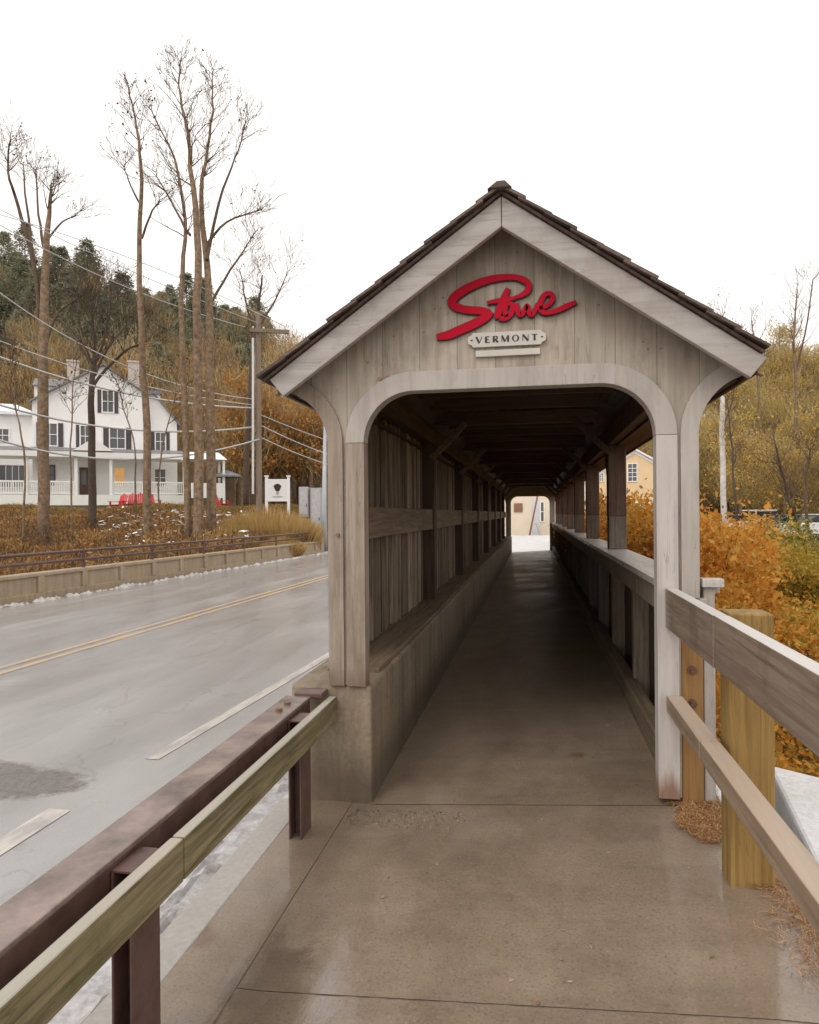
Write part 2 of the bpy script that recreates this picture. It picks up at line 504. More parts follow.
M['l_straw'] = leafmat('fallen_needles', [(.12, .055, .022), (.30, .13, .045), (.44, .22, .085), (.52, .34, .17), (.20, .09, .035)])
M['l_few'] = leafmat('last_dry_leaves', [(.10, .06, .035), (.18, .1, .05)])


# ------------------------------------------------------------------ mesh helpers
class MB:
    def __init__(self):
        self.v, self.f = [], []

    def add(self, vs_, fs):
        o = len(self.v)
        self.v += [tuple(x) for x in vs_]
        self.f += [tuple(i + o for i in q) for q in fs]

    def box(self, x0, x1, y0, y1, z0, z1):
        self.hexa([(x0, y0, z0), (x1, y0, z0), (x1, y1, z0), (x0, y1, z0), (x0, y0, z1), (x1, y0, z1), (x1, y1, z1), (x0, y1, z1)])

    def hexa(self, p):
        self.add(p, [(0, 3, 2, 1), (4, 5, 6, 7), (0, 1, 5, 4), (1, 2, 6, 5), (2, 3, 7, 6), (3, 0, 4, 7)])

    def beam(self, a, b, wx, wz, up=(0, 0, 1)):
        a, b = Vector(a), Vector(b)
        t = (b - a).normalized()
        s = t.cross(Vector(up))
        if s.length < 1e-5:
            s = t.cross(Vector((1, 0, 0)))
        s.normalize()
        u = s.cross(t)
        s *= wx / 2
        u *= wz / 2
        self.hexa([a - s - u, a + s - u, b + s - u, b - s - u, a - s + u, a + s + u, b + s + u, b - s + u])

    def prismY(self, poly, y0, y1):              # poly in (x, z)
        k = len(poly)
        self.add([(x, y0, z) for x, z in poly] + [(x, y1, z) for x, z in poly],
                 [tuple(range(k)), tuple(range(2 * k - 1, k - 1, -1))] +
                 [(i, i + k, (i + 1) % k + k, (i + 1) % k) for i in range(k)])

    def stripY(self, a, b, y0, y1):              # ribbon between two polylines in (x, z)
        k = len(a)
        V = []
        for (p, q) in zip(a, b):
            V += [(p[0], y0, p[1]), (q[0], y0, q[1]), (p[0], y1, p[1]), (q[0], y1, q[1])]
        F = []
        for i in range(k - 1):
            o = 4 * i
            F += [(o, o + 1, o + 5, o + 4), (o + 2, o + 6, o + 7, o + 3), (o, o + 4, o + 6, o + 2), (o + 1, o + 3, o + 7, o + 5)]
        F += [(0, 2, 3, 1), (4 * k - 4, 4 * k - 3, 4 * k - 1, 4 * k - 2)]
        self.add(V, F)

    def tube(self, pts, rad, k=6, cap=True):
        pts = [Vector(p) for p in pts]
        rings = []
        for i, p in enumerate(pts):
            t = (pts[min(i + 1, len(pts) - 1)] - pts[max(i - 1, 0)])
            t.normalize()
            s = t.cross(Vector((0.31, 0.95, 0.02)))
            s.normalize()
            u = s.cross(t)
            r = rad[i] if isinstance(rad, (list, tuple)) else rad
            rings.append([p + (s * math.cos(2 * math.pi * j / k) + u * math.sin(2 * math.pi * j / k)) * r for j in range(k)])
        F = []
        for i in range(len(pts) - 1):
            for j in range(k):
                F.append((i * k + j, i * k + (j + 1) % k, (i + 1) * k + (j + 1) % k, (i + 1) * k + j))
        if cap:
            F += [tuple(range(k - 1, -1, -1)), tuple(range((len(pts) - 1) * k, len(pts) * k))]
        self.add([q for r_ in rings for q in r_], F)

    def build(self, name, m, parent=None, bevel=0.0, smooth=False, fix=True):
        o0 = Vector(parent['_o']) if parent is not None and '_o' in parent else Vector((0, 0, 0))
        me = bpy.data.meshes.new(name)
        me.from_pydata([tuple(Vector(p) - o0) for p in self.v], [], self.f)
        if fix:
            b = bmesh.new()
            b.from_mesh(me)
            bmesh.ops.recalc_face_normals(b, faces=b.faces)
            b.to_mesh(me)
            b.free()
        me.materials.append(m)
        o = bpy.data.objects.new(name, me)
        COL.objects.link(o)
        if parent is not None:
            o.parent = parent
            if '_o' in parent:
                o['_o'] = (0.0, 0.0, 0.0)
                o['_o'] = tuple(o0)
        if smooth:
            me.shade_smooth()
        if bevel:
            bv = o.modifiers.new('bevel', 'BEVEL')
            bv.width = bevel
            bv.segments = 2
            bv.limit_method = 'ANGLE'
            bv.angle_limit = R(50)
        return o


def tag(o, label, cat, group=None, kind=None):
    if label:
        o['label'] = label
    if cat:
        o['category'] = cat
    if group:
        o['group'] = group
    if kind:
        o['kind'] = kind
    return o


def thing(name, loc, label, cat, group=None):
    o = bpy.data.objects.new(name, None)
    o.empty_display_size = .2
    o.location = loc
    COL.objects.link(o)
    o['_o'] = tuple(loc)
    return tag(o, label, cat, group)


def solo(mb, name, m, loc, label, cat, group=None, **kw):
    """a thing that is one mesh, origin at its base"""
    class _P(dict):
        pass
    mb.v = [tuple(Vector(p) - Vector(loc)) for p in mb.v]
    o = mb.build(name, m, None, **kw)
    o.location = loc
    return tag(o, label, cat, group)


def struct(mb, name, m, **kw):
    o = mb.build(name, m, None, **kw)
    o['kind'] = 'structure'
    return o


def copy_tree(o, parent=None):
    c = o.copy()
    COL.objects.link(c)
    if parent is not None:
        c.parent = parent
    for ch in list(o.children):
        copy_tree(ch, c)
    return c


def quads(name, P, A, B, m, parent=None):
    """many small leaf quads: centres P, half axes A, B (n x 3)"""
    n = len(P)
    V = np.empty((n, 4, 3), np.float32)
    V[:, 0] = P - A
    V[:, 1] = P - B * .9
    V[:, 2] = P + A
    V[:, 3] = P + B
    me = bpy.data.meshes.new(name)
    me.vertices.add(n * 4)
    me.vertices.foreach_set('co', V.ravel())
    me.loops.add(n * 4)
    me.loops.foreach_set('vertex_index', np.arange(n * 4, dtype=np.int32))
    me.polygons.add(n)
    me.polygons.foreach_set('loop_start', np.arange(0, n * 4, 4, dtype=np.int32))
    me.polygons.foreach_set('loop_total', np.full(n, 4, np.int32))
    me.update(calc_edges=True)
    me.materials.append(m)
    o = bpy.data.objects.new(name, me)
    COL.objects.link(o)
    if parent is not None:
        o.parent = parent
    return o


def rand_axes(rs, n, size, aspect=.6, up=0.0, jitter=.4):
    """random leaf orientations; up>0 pulls the long axis upwards"""
    a = rs.normal(size=(n, 3))
    a[:, 2] += up * 3
    a /= np.linalg.norm(a, axis=1, keepdims=True)
    b = np.cross(a, rs.normal(size=(n, 3)))
    b /= np.linalg.norm(b, axis=1, keepdims=True)
    s = size * (1 + jitter * rs.uniform(-1, 1, size=(n, 1)))
    return a * s, b * s * aspect


# ------------------------------------------------------------------ terrain
def sstep(a, b, x):
    t = np.clip((x - a) / (b - a), 0, 1)
    return t * t * (3 - 2 * t)


def terrain(X, Y):
    X = np.asarray(X, float)
    Y = np.asarray(Y, float)
    s = CA * Y - SA * X
    l = CA * X + SA * Y
    col = 409.5 + FPX * l / np.maximum(s, 4)
    z = np.full(X.shape, -.2)
    # left bank: dips by the stream, climbs to the lawn of the white house
    dl = np.clip(-10.9 - X, 0, None)
    left = sstep(0, 2.5, dl)
    zl = -1.3 + 3.25 * sstep(22, 39, s) + .15 * np.sin(X * .7) * np.sin(Y * .5)
    z = z * (1 - left) + zl * left
    # right bank
    dr = np.clip(X - 1.0, 0, None)
    right = sstep(0.1, 1.2, dr) * (1 - sstep(45, 52, Y) * .0)
    zr = -.75 + .55 * sstep(24, 45, s) + .12 * np.sin(X * .9 + 1) * np.sin(Y * .6)
    z = z * (1 - right) + zr * right
    # wooded hills
    ridge_px = np.interp(col, [-200, 0, 60, 120, 180, 240, 300, 360, 480, 600, 700, 760, 820, 1000],
                         [292, 296, 303, 318, 335, 362, 400, 420, 440, 440, 430, 405, 395, 385])
    d_ridge = np.interp(col, [-200, 330, 650, 1000], [150, 150, 110, 105])
    d_foot = np.interp(col, [-200, 330, 650, 1000], [66, 62, 72, 66])
    zr_ = 1.6 + (514 - ridge_px) / FPX * d_ridge
    t = np.clip((s - d_foot) / (d_ridge - d_foot), 0, 1.25)
    hill = np.where(t < 1, t ** 1.25, 1 - (t - 1) * .15)
    z = z + np.where(s > 5, hill * (zr_ - z), 0)
    return z


def tz(x, y):
    return float(terrain(np.array([x]), np.array([y]))[0])


# one sheet, fine near the bridge and coarse towards the horizon
def axis(lo, hi, near_lo, near_hi, fine, coarse_n):
    a = list(np.linspace(lo, near_lo, coarse_n, endpoint=False))
    a += list(np.arange(near_lo, near_hi, fine))
    a += list(np.linspace(near_hi, hi, coarse_n))
    return np.array(a)


gx = axis(-700, 700, -60, 40, 1.0, 45)
gy = axis(-60, 900, -10, 75, 1.0, 45)
GX, GY = np.meshgrid(gx, gy)
GZ = terrain(GX, GY)
nx, ny = len(gx), len(gy)
g = MB()
g.v = [tuple(p) for p in np.stack([GX.ravel(), GY.ravel(), GZ.ravel()], 1)]
g.f = [(j * nx + i, j * nx + i + 1, (j + 1) * nx + i + 1, (j + 1) * nx + i) for j in range(ny - 1) for i in range(nx - 1)]
struct(g, 'ground', M['ground'], smooth=True, fix=False)

# road, shoulder and markings
b = MB()
b.add([(-10.6, -30, -.15), (-1.42, -30, -.15), (-1.42, 30, -.15), (-1.0, 50, -.15), (6, 75, -.15), (-4, 78, -.15), (-9.6, 50, -.15), (-9.9, 30, -.15)],
      [(0, 1, 2, 7), (7, 2, 3, 6), (6, 3, 4, 5)])
struct(b, 'road', M['road'])


def line_strip(p, wd, z, name, m):
    b = MB()
    for (x0, y0), (x1, y1) in zip(p[:-1], p[1:]):
        b.add([(x0 - wd, y0, z), (x0 + wd, y0, z), (x1 + wd, y1, z), (x1 - wd, y1, z)], [(0, 1, 2, 3)])
    return struct(b, name, m)


line_strip([(-6.2, -10), (-6.11, 7), (-5.96, 14), (-5.83, 20), (-5.6, 34), (-5.2, 50)], .05, -.146, 'centre_line', M['yellow'])
line_strip([(-5.98, -10), (-5.89, 7), (-5.74, 14), (-5.61, 20), (-5.38, 34), (-4.98, 50)], .05, -.146, 'centre_line', M['yellow'])
line_strip([(-2.72, 4.55), (-2.62, 6.5), (-2.50, 9), (-2.42, 14), (-2.4, 30)], .055, -.146, 'edge_line', M['edge'])
line_strip([(-2.80, 1), (-2.80, 3.68)], .075, -.146, 'edge_line', M['edge'])
# ------------------------------------------------------------------ walkway (cross-fall of about 6 per cent towards the road)
def fz(x):
    return np.interp(x, [-1.25, -.9, .70, 1.05], [-.004, 0.0, .10, .105])


def slab(name, xs, y0, y1, m, dz=0.0, ystep=.5):
    g = MB()
    ys = np.linspace(y0, y1, max(2, int((y1 - y0) / ystep)))
    g.v = [(x, y, float(fz(x)) + dz) for y in ys for x in xs]
    k = len(xs)
    g.f = [(j * k + i, j * k + i + 1, (j + 1) * k + i + 1, (j + 1) * k + i) for j in range(len(ys) - 1) for i in range(k - 1)]
    return struct(g, name, m, fix=False)


slab('walkway', [-1.003, -.9, -.5, 0, .4, .7, 1.05], 2.196, 3.702, M['deck'])
slab('walkway', [-1.0, -.9, -.5, 0, .4, .7, 1.05], -3, 2.191, M['deck'], -.003)
slab('walkway', [-.9, -.5, 0, .4, .7, .95], 3.71, 28.4, M['deck'])
slab('walkway_border', [-1.27, -1.007], -3, 3.72, M['deck'], .001)
slab('walkway_base', [-1.27, -.9, .7, 1.05], -3, 28.4, M['joint'], -.004)
# broken strip of aggregate at the joint
rs = np.random.default_rng(7)
n_ = 700
P = np.stack([-.98 + .62 * rs.random(n_) ** 1.5, 3.63 - .20 * rs.random(n_) ** 1.7, np.zeros(n_)], 1)
P[:, 1] -= .05 * (P[:, 0] + .98)
P[:, 2] = [float(fz(x)) + .003 for x in P[:, 0]]
A_, B_ = rand_axes(rs, n_, .0045, .8, jitter=.6)
o = quads('gravel', P, A_, B_, plain('loose_grit', (.24, .19, .14), .7, 0, .5, 60))
o['kind'] = 'stuff'
tag(o, 'patch of grey loose grit by the concrete pier foot', 'gravel')

b = MB()
b.box(-1.42, -1.27, -3, 3.72, -.2, -.002)
struct(b, 'kerb', M['kerbconc'], bevel=.008)
# slush in the gutter under the guardrail
rs = np.random.default_rng(2)
xs = np.linspace(-1.86, -1.40, 12)
ys = np.linspace(-2, 4.2, 90)
g = MB()
for y in ys:
    for i, x in enumerate(xs):
        e = math.sin(math.pi * i / 11) ** .5 if 0 < i < 11 else 0
        g.v.append((x + .03 * math.sin(y * 3 + i), y, -.149 + e * (.05 + .035 * rs.random())))
g.f = [(j * 12 + i, j * 12 + i + 1, (j + 1) * 12 + i + 1, (j + 1) * 12 + i) for j in range(89) for i in range(11)]
o = g.build('slush', M['slush'], fix=False)
tag(o, 'dirty white slush lying in the gutter under the guardrail', 'slush', kind='stuff')
# lumps of ploughed snow at the foot of the far parapet
rs = np.random.default_rng(3)
g = MB()
for k in range(420):
    y = 9 + 22 * rs.random()
    x = np.interp(y, [12.1, 30.3], [-10.42, -9.6]) + .1 + .22 * rs.random()
    r_ = .015 + .07 * rs.random() ** 3
    g.add([(x + r_ * math.cos(a) * (1 + .3 * rs.random()), y + 1.6 * r_ * math.sin(a), -.15) for a in np.arange(6) * math.pi / 3] + [(x, y, -.15 + r_ * .9)],
          [(i, (i + 1) % 6, 6) for i in range(6)])
o = g.build('snow_lumps', concrete('dirty_snow', (.62, .61, .61), (.36, .33, .3), .5), fix=False)
tag(o, 'line of broken snow lumps along the far parapet foot', 'snow', kind='stuff')

# snowy concrete ledge to the right of the fence
b = MB()
b.hexa([(1.02, 2.2, -.9), (2.3, 2.2, -.9), (2.2, 4.3, -.9), (1.3, 4.42, -.9), (1.02, 2.2, .095), (2.1, 2.2, .095), (1.85, 4.05, .095), (1.36, 4.42, .095)])
struct(b, 'abutment', M['lot'], bevel=.02)
b = MB()
b.box(.92, 1.0, 3.55, 4.6, -.5, .13)
struct(b, 'abutment_edge', M['snow'], bevel=.015)
# pale lot past the far portal
b = MB()
b.add([(-1.2, 28.45, -.05), (2.2, 28.45, -.02), (9, 50, -.0), (-4, 50.5, -.0)], [(0, 1, 2, 3)])
struct(b, 'forecourt', M['lot'])

# ================================================================== COVERED BRIDGE
YP, YE = 3.72, 28.3                # gable fronts
bridge = thing('covered_bridge', (-.15, YP, 0), 'long grey timber covered footbridge with an open arched gable portal', 'covered bridge')
XC = -.15
SLOPE, ZA = .705, 3.266            # roof plane: z = ZA - SLOPE * |x - XC|


def zroof(x, off=0.0):
    return ZA - SLOPE * abs(x - XC) - off


def arc(cx, cz, r, a0, a1, n=10):
    return [(cx + r * math.cos(R(a0 + (a1 - a0) * i / n)), cz + r * math.sin(R(a0 + (a1 - a0) * i / n))) for i in range(n + 1)]


XLo, XLi, XRi, XRo = -1.13, -.92, .617, .825
LZ, RAD = 2.27, .275               # lintel underside, corner radius
OR = .31                           # outer bracket radius
SZ = 1.99


def inner_path(off, zl, zr):
    """opening outline moved outwards by off, from left foot to right foot"""
    p = [(XLi - off, zl), (XLi - off, LZ - RAD)]
    p += arc(XLi + RAD, LZ - RAD, RAD + off, 180, 90, 12)[1:]
    p += arc(XRi - RAD, LZ - RAD, RAD + off, 90, 0, 12)
    p += [(XRi + off, zr)]
    return p


def outer_left(off, zb):
    p = [(XLo + off, zb)]
    p += [(XLo - OR + (OR + off) * math.cos(R(a)), SZ + (OR + off) * math.sin(R(a))) for a in np.linspace(0, 84, 12)]
    return p


def outer_right(off, zb):
    p = [(XRo - off, zb)]
    p += [(XRo + OR - (OR + off) * math.cos(R(a)), SZ + (OR + off) * math.sin(R(a))) for a in np.linspace(0, 84, 12)]
    return p


for portal, (yf, sgn) in enumerate(((YP, 1), (YE, -1))):
    zl, zr = (.648, .135) if portal == 0 else (.648, .105)
    y0, y1 = (yf, yf + .05) if sgn > 0 else (yf - .05, yf)
    poly = [(XLo + .01, zl + .003)] + [q for q in outer_left(.002, zl)[1:]]
    poly += [(XLo - OR - .005, zroof(XLo - OR - .005, .075)), (XC, zroof(XC, .075)), (XRo + OR + .005, zroof(XRo + OR + .005, .075))]
    poly += [q for q in reversed(outer_right(.002, zr)[1:])]
    poly += [(XRo - .01, 1.13), (.735, 1.13), (.735, zr + .003)] if portal == 0 else [(XRo - .01, zr + .003)]
    poly += [(x, z) for x, z in reversed(inner_path(.004, zl + .003, zr + .003))]
    b = MB()
    b.prismY(poly, y0, y1)
    b.build('gable_wall', M['gable'], bridge)
    # trims stand 22 mm proud of the boards
    t0, t1 = (yf - .024, yf + .075) if sgn > 0 else (yf - .075, yf + .024)
    ip, op = inner_path(0, zl, zr), inner_path(.105, zl, zr)
    for a_, c_, nm, m_ in ((0, 2, 'jamb_trim', M['trim_low'] if portal == 0 else M['trim']), (1, len(ip) - 1, 'arch_trim', M['trim']), (len(ip) - 2, len(ip), 'jamb_trim', M['trim_foot'])):
        b = MB()
        b.stripY([(q[0], q[1] - (.0015 if nm == 'jamb_trim' and i == (1 if a_ == 0 else 0) else 0)) for i, q in enumerate(ip[a_:c_])],
                 [(q[0], q[1] - (.0015 if nm == 'jamb_trim' and i == (1 if a_ == 0 else 0) else 0)) for i, q in enumerate(op[a_:c_])], t0, t1)
        b.build(nm, m_, bridge, bevel=.003)
    for nm, fn, zb in (('left', outer_left, zl), ('right', outer_right, 1.16)):
        b = MB()
        u0, u1 = (yf - .021, yf - .001) if sgn > 0 else (yf + .001, yf + .021)
        b.stripY(fn(0, zb), fn(.088, zb), u0, u1)
        b.build('bracket_trim', M['trim_low'] if (portal == 0 and nm == 'left') else M['trim'], bridge, bevel=.003)
    # rake boards
    ry0, ry1 = (3.52, 3.56) if sgn > 0 else (YE + .16, YE + .2)
    for sx in (-1, 1):
        xe = XC + sx * 1.245
        a = [(XC + sx * .0015, zroof(XC, .06)), (xe, zroof(xe, .06))]
        c = [(XC + sx * .0015, zroof(XC, .06) - .155), (xe - sx * .075, zroof(xe - sx * .075, .06) - .145)]
        b = MB()
        b.stripY(a, c, ry0, ry1)
        b.build('rake_board', M['rake'], bridge, bevel=.004)

# roof: deck and courses of thick shakes
for sx in (-1, 1):
    b = MB()
    ex = 1.285 if sx < 0 else 1.235
    p0, p1 = (XC + sx * .0015, zroof(XC, .040)), (XC + sx * ex, zroof(XC + ex, .040))
    q0, q1 = (XC + sx * .0015, zroof(XC, .056)), (XC + sx * (ex - .015), zroof(XC + ex - .015, .056))
    b.stripY([p0, p1], [q0, q1], 3.50, YE + .22)
    b.build('roof_deck', M['soffit'], bridge)
    rng = random.Random(11 + sx)
    b = MB()
    ux, uz = sx / math.hypot(1, SLOPE), -SLOPE / math.hypot(1, SLOPE)
    nx_, nz_ = sx * SLOPE / math.hypot(1, SLOPE), 1 / math.hypot(1, SLOPE)
    NC = 10
    for k in range(NC):
        e = (1.60 if sx < 0 else 1.535) / NC
        for y in np.arange(3.47, YE + .24, .62):
            yy1 = min(y + .617, YE + .25)
            s0, s1 = k * e - .03, (k + 1) * e + rng.uniform(-.006, .006)
            if k == 0:
                s0 = .0
            th = .014 + rng.uniform(-.003, .003)
            base0, base1 = -.030, -.019
            def pt(s, h):
                return (XC + ux * s + nx_ * h, ZA + uz * s + nz_ * h)
            a = [pt(s0, base0), pt(s1, base1)]
            c = [pt(s0, base0 + th), pt(s1, base1 + th)]
            yo = rng.uniform(-.006, .006) if y < 3.5 else 0
            b.stripY(a, c, y + yo, yy1)
    b.build('roof_shakes', M['shingle'], bridge)
b = MB()
b.hexa([(XC - .07, 3.46, ZA - .045), (XC + .055, 3.46, ZA - .045), (XC + .055, YE + .26, ZA - .045), (XC - .055, YE + .26, ZA - .045),
        (XC - .02, 3.46, ZA - .008), (XC + .02, 3.46, ZA - .008), (XC + .02, YE + .26, ZA - .008), (XC - .02, YE + .26, ZA - .008)])
b.build('ridge_cap', M['shingle'], bridge, bevel=.006)

for sx in (-1, 1):
    xf = XC + sx * 1.215
    b = MB()
    b.box(min(xf, xf - sx * .02), max(xf, xf - sx * .02), 3.565, YE + .155, 2.262, zroof(xf, .062))
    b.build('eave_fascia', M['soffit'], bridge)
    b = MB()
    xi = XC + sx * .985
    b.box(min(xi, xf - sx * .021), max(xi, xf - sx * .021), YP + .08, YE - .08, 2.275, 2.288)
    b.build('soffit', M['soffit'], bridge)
# concrete wall on the road side
b = MB()
b.box(-1.36, -.896, YP, YE + .1, -.35, .645)
b.build('concrete_wall', M['bwall'], bridge, bevel=.018)
b = MB()
b.box(-1.25, -.925, 4.06, YE - .1, .646, .672)
b.build('sill', M['midrail'], bridge, bevel=.004)

posts_y = [7.4 + 3.0 * k for k in range(7)]
ends = [3.80] + posts_y + [YE - .08]
# plates
b = MB()
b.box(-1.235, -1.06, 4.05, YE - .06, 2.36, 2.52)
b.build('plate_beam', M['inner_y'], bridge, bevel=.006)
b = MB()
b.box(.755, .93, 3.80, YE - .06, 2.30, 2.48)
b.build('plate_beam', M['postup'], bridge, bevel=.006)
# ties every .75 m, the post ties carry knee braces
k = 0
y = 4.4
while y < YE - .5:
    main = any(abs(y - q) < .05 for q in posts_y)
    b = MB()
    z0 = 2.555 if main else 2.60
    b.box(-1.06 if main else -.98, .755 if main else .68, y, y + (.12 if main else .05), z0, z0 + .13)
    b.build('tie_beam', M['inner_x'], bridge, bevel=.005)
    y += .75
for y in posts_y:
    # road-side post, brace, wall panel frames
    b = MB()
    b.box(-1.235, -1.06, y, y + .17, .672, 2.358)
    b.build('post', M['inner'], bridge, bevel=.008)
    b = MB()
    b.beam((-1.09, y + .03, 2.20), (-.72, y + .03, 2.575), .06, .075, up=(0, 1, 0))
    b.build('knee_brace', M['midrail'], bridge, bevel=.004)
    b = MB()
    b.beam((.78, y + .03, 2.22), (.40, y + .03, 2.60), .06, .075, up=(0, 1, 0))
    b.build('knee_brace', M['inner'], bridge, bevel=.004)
    # river-side post: weathered grey below the old paint line, brown above
    b = MB()
    b.box(.762, .937, y, y + .17, 1.221, 1.56)
    b.build('post_foot', M['postfoot'], bridge, bevel=.006)
    b = MB()
    b.box(.758, .94, y - .003, y + .173, 1.56, 2.299)
    b.build('post', M['postup'], bridge, bevel=.008)
    b = MB()
    b.beam((.85, y + .12, 1.62), (.85, y + .72, 2.36), .10, .12, up=(1, 0, 0))
    b.build('long_brace', M['postup'], bridge, bevel=.005)
b = MB()
b.beam((.735, 3.85, 1.45), (.80, 4.42, 2.36), .12, .16, up=(1, 0, 0))
b.build('long_brace', M['stud'], bridge, bevel=.006)

# boarded road-side wall between the posts: boards, narrow battens, one rail
rng = random.Random(5)
for a, c in zip(ends[:-1], ends[1:]):
    y0, y1 = a + (.172 if a > 4 else .30), c - .002
    b = MB()
    y = y0
    while y < y1 - .02:
        wd = min(rng.uniform(.10, .15), y1 - y)
        dx = rng.uniform(-.006, .006)
        b.box(-1.232 + dx, -1.21 + dx, y, y + wd - .006, .673, 2.357)
        y += wd
    bb = MB()
    y = y0 + .06
    while y < y1 - .05:
        bb.box(-1.203, -1.165 - rng.uniform(0, .02), y, y + rng.uniform(.018, .034), .674, 2.356)
        y += rng.uniform(.075, .17)
    b.build('wall_panel', M['lattice'], bridge)
    bb.build('battens', M['batten'], bridge)
    b = MB()
    b.box(-1.163, -1.08, y0 + .002, y1 - .002, 1.435, 1.65)
    b.build('mid_rail', M['midrail'], bridge, bevel=.006)
# outer face of the wall as seen from the road
b = MB()
b.box(-1.254, -1.238, 4.25, YE - .1, .66, 2.4)
b.build('outer_boards', wood('outer_boards', (.40, .36, .32), (.26, .22, .19), 2, seam=(.16, 1, 0), stain=.5), bridge)

# river-side parapet
b = MB()
b.box(.675, .945, YP + .002 + .08, YE - .02, 1.178, 1.219)
b.box(.84, .945, YP - .005, YP + .081, 1.215, 1.258)
b.build('parapet_cap', M['cap'], bridge, bevel=.004)
b = MB()
b.box(.70, .73, YP + .1, YE - .02, 1.03, 1.176)
b.build('parapet_fascia', M['stud'], bridge, bevel=.004)
b = MB()
b.box(.90, .925, YP + .12, YE - .04, .0, 1.174)
b.build('parapet_boards', M['parapet'], bridge)
y = 4.25
k = 0
while y < YE - .4:
    b = MB()
    b.box(.775, .898, y, y + .09, .06, 1.174)
    b.build('parapet_stud', M['stud'], bridge, bevel=.005)
    y += 1.5 if k else 1.5
    k += 1
b = MB()
b.box(.705, .80, YP + .08, YE - .02, .05, .27)
b.build('kerb_timber', M['kerbwood'], bridge, bevel=.008)
# foot of the right portal: new post core with two bolts, white outer post
b = MB()
b.box(.737, .846, YP + .012, YP + .16, .09, 1.128)
core = b.build('post_core', M['postorange'], bridge, bevel=.006)
for z in (.79, .62):
    b = MB()
    b.tube([(.79, YP + .012, z), (.79, YP + .002, z)], .022, 10)
    b.tube([(.79, YP + .002, z), (.79, YP - .012, z)], .013, 8)
    b.build('bolt', M['bolt'], core)
b = MB()
b.box(.85, .905, YP + .02, YP + .16, -.3, 1.213)
b.build('outer_post', M['trim'], bridge, bevel=.005)
b = MB()
b.box(.765, .86, YP - .012, YP + .07, 1.10, 1.158)
b.build('post_block', M['trim'], bridge, bevel=.005)
for (px, py) in ((379, 378), (386, 377), (338, 535)):
    p = onY(px, py, YP - .024)
    b = MB()
    b.tube([(p.x, YP - .024 if px < 350 else YP, p.z), (p.x, YP - (.034 if px < 350 else .01), p.z)], .011, 10)
    b.build('bolt', M['bolt'], bridge)

rng = random.Random(17)
for k in range(14):
    xn = XC + rng.uniform(-.85, .8)
    zn = rng.uniform(2.42, zroof(xn) - .2) if zroof(xn) > 2.75 else 2.44
    b = MB()
    b.tube([(xn, YP, zn), (xn, YP - .003, zn)], .005, 7)
    b.build('nail', M['bolt'], bridge)

# ------------------------------------------------------------------ lettering on the gable
def smooth_path(pts, n=8):
    out_ = []
    k = len(pts)
    for i in range(k - 1):
        p0, p1, p2, p3 = pts[max(i - 1, 0)], pts[i], pts[i + 1], pts[min(i + 2, k - 1)]
        for j in range(n):
            t = j / n
            out_.append(tuple(.5 * (2 * b_ + (c_ - a_) * t + (2 * a_ - 5 * b_ + 4 * c_ - d_) * t * t + (3 * b_ - a_ - 3 * c_ + d_) * t ** 3)
                              for a_, b_, c_, d_ in zip(p0, p1, p2, p3)))
    out_.append(pts[-1])
    return out_


YS = YP - .012


def stroke(mb, pts, grow, y0, y1):
    """pts: (u, v, half width) in the sign's own trace grid"""
    pp_ = smooth_path(pts, 7)
    L, Rr = [], []
    for i, (u, v, h) in enumerate(pp_):
        a = pp_[max(i - 1, 0)]
        c = pp_[min(i + 1, len(pp_) - 1)]
        tx, ty = c[0] - a[0], c[1] - a[1]
        q = math.hypot(tx, ty) or 1
        tx, ty = tx / q, ty / q
        e = 0
        if i == 0:
            e = -grow
        if i == len(pp_) - 1:
            e = grow
        h += grow
        for lst, s in ((L, 1), (Rr, -1)):
            p = onY(430 + (u + tx * e - s * ty * h) / 5.119, 260 + (v + ty * e + s * tx * h) / 5.119, YS)
            lst.append((p.x, p.z))
    mb.stripY(L, Rr, y0, y1)


S1 = [(425, 196, 5), (462, 186, 10), (497, 163, 14), (506, 133, 15), (478, 104, 15), (420, 90, 14), (330, 97, 17), (240, 124, 19), (160, 166, 21), (116, 207, 21), (126, 238, 20), (180, 256, 19), (255, 262, 19), (302, 272, 17)]
S2 = [(314, 268, 12), (292, 292, 19), (235, 325, 22), (160, 358, 22), (95, 386, 21), (38, 396, 14)]
T1 = [(400, 150, 10.1), (381, 195, 16.0), (362, 240, 16.8), (346, 285, 15.1), (346, 303, 8.4)]
T2 = [(296, 222, 8), (345, 212, 11), (400, 204, 11), (436, 198, 7)]
O1 = [(356, 302, 10.1), (385, 302, 12.6), (412, 282, 12.6), (424, 250, 11.8), (412, 226, 10.1), (392, 232, 10.1), (384, 262, 11.8), (394, 294, 10.1)]
W1 = [(440, 226, 11.8), (446, 256, 12.6), (462, 284, 11.8), (484, 262, 11.8), (498, 236, 10.9), (502, 262, 11.8), (520, 284, 10.9), (540, 256, 10.9), (552, 226, 8.4)]
E1 = [(560, 252, 8.4), (600, 236, 10.9), (628, 204, 11.8), (620, 178, 10.9), (590, 180, 11.8), (568, 214, 13.4), (564, 252, 13.4), (590, 274, 11.8), (650, 262, 11.8), (700, 240, 12.6), (746, 219, 9.2)]
script = thing('script_sign', tuple(onY(505, 340, YS)), 'red brush-script name sign with black edging under the gable peak', 'sign')
edge_mb = MB()
for i, s_ in enumerate((S1, S2, T1, T2, O1, W1, E1)):
    stroke(edge_mb, s_, 3.8, YS - .003 - .0006 * i, YS + .010)
edge_mb.build('edging', M['signblack'], script)
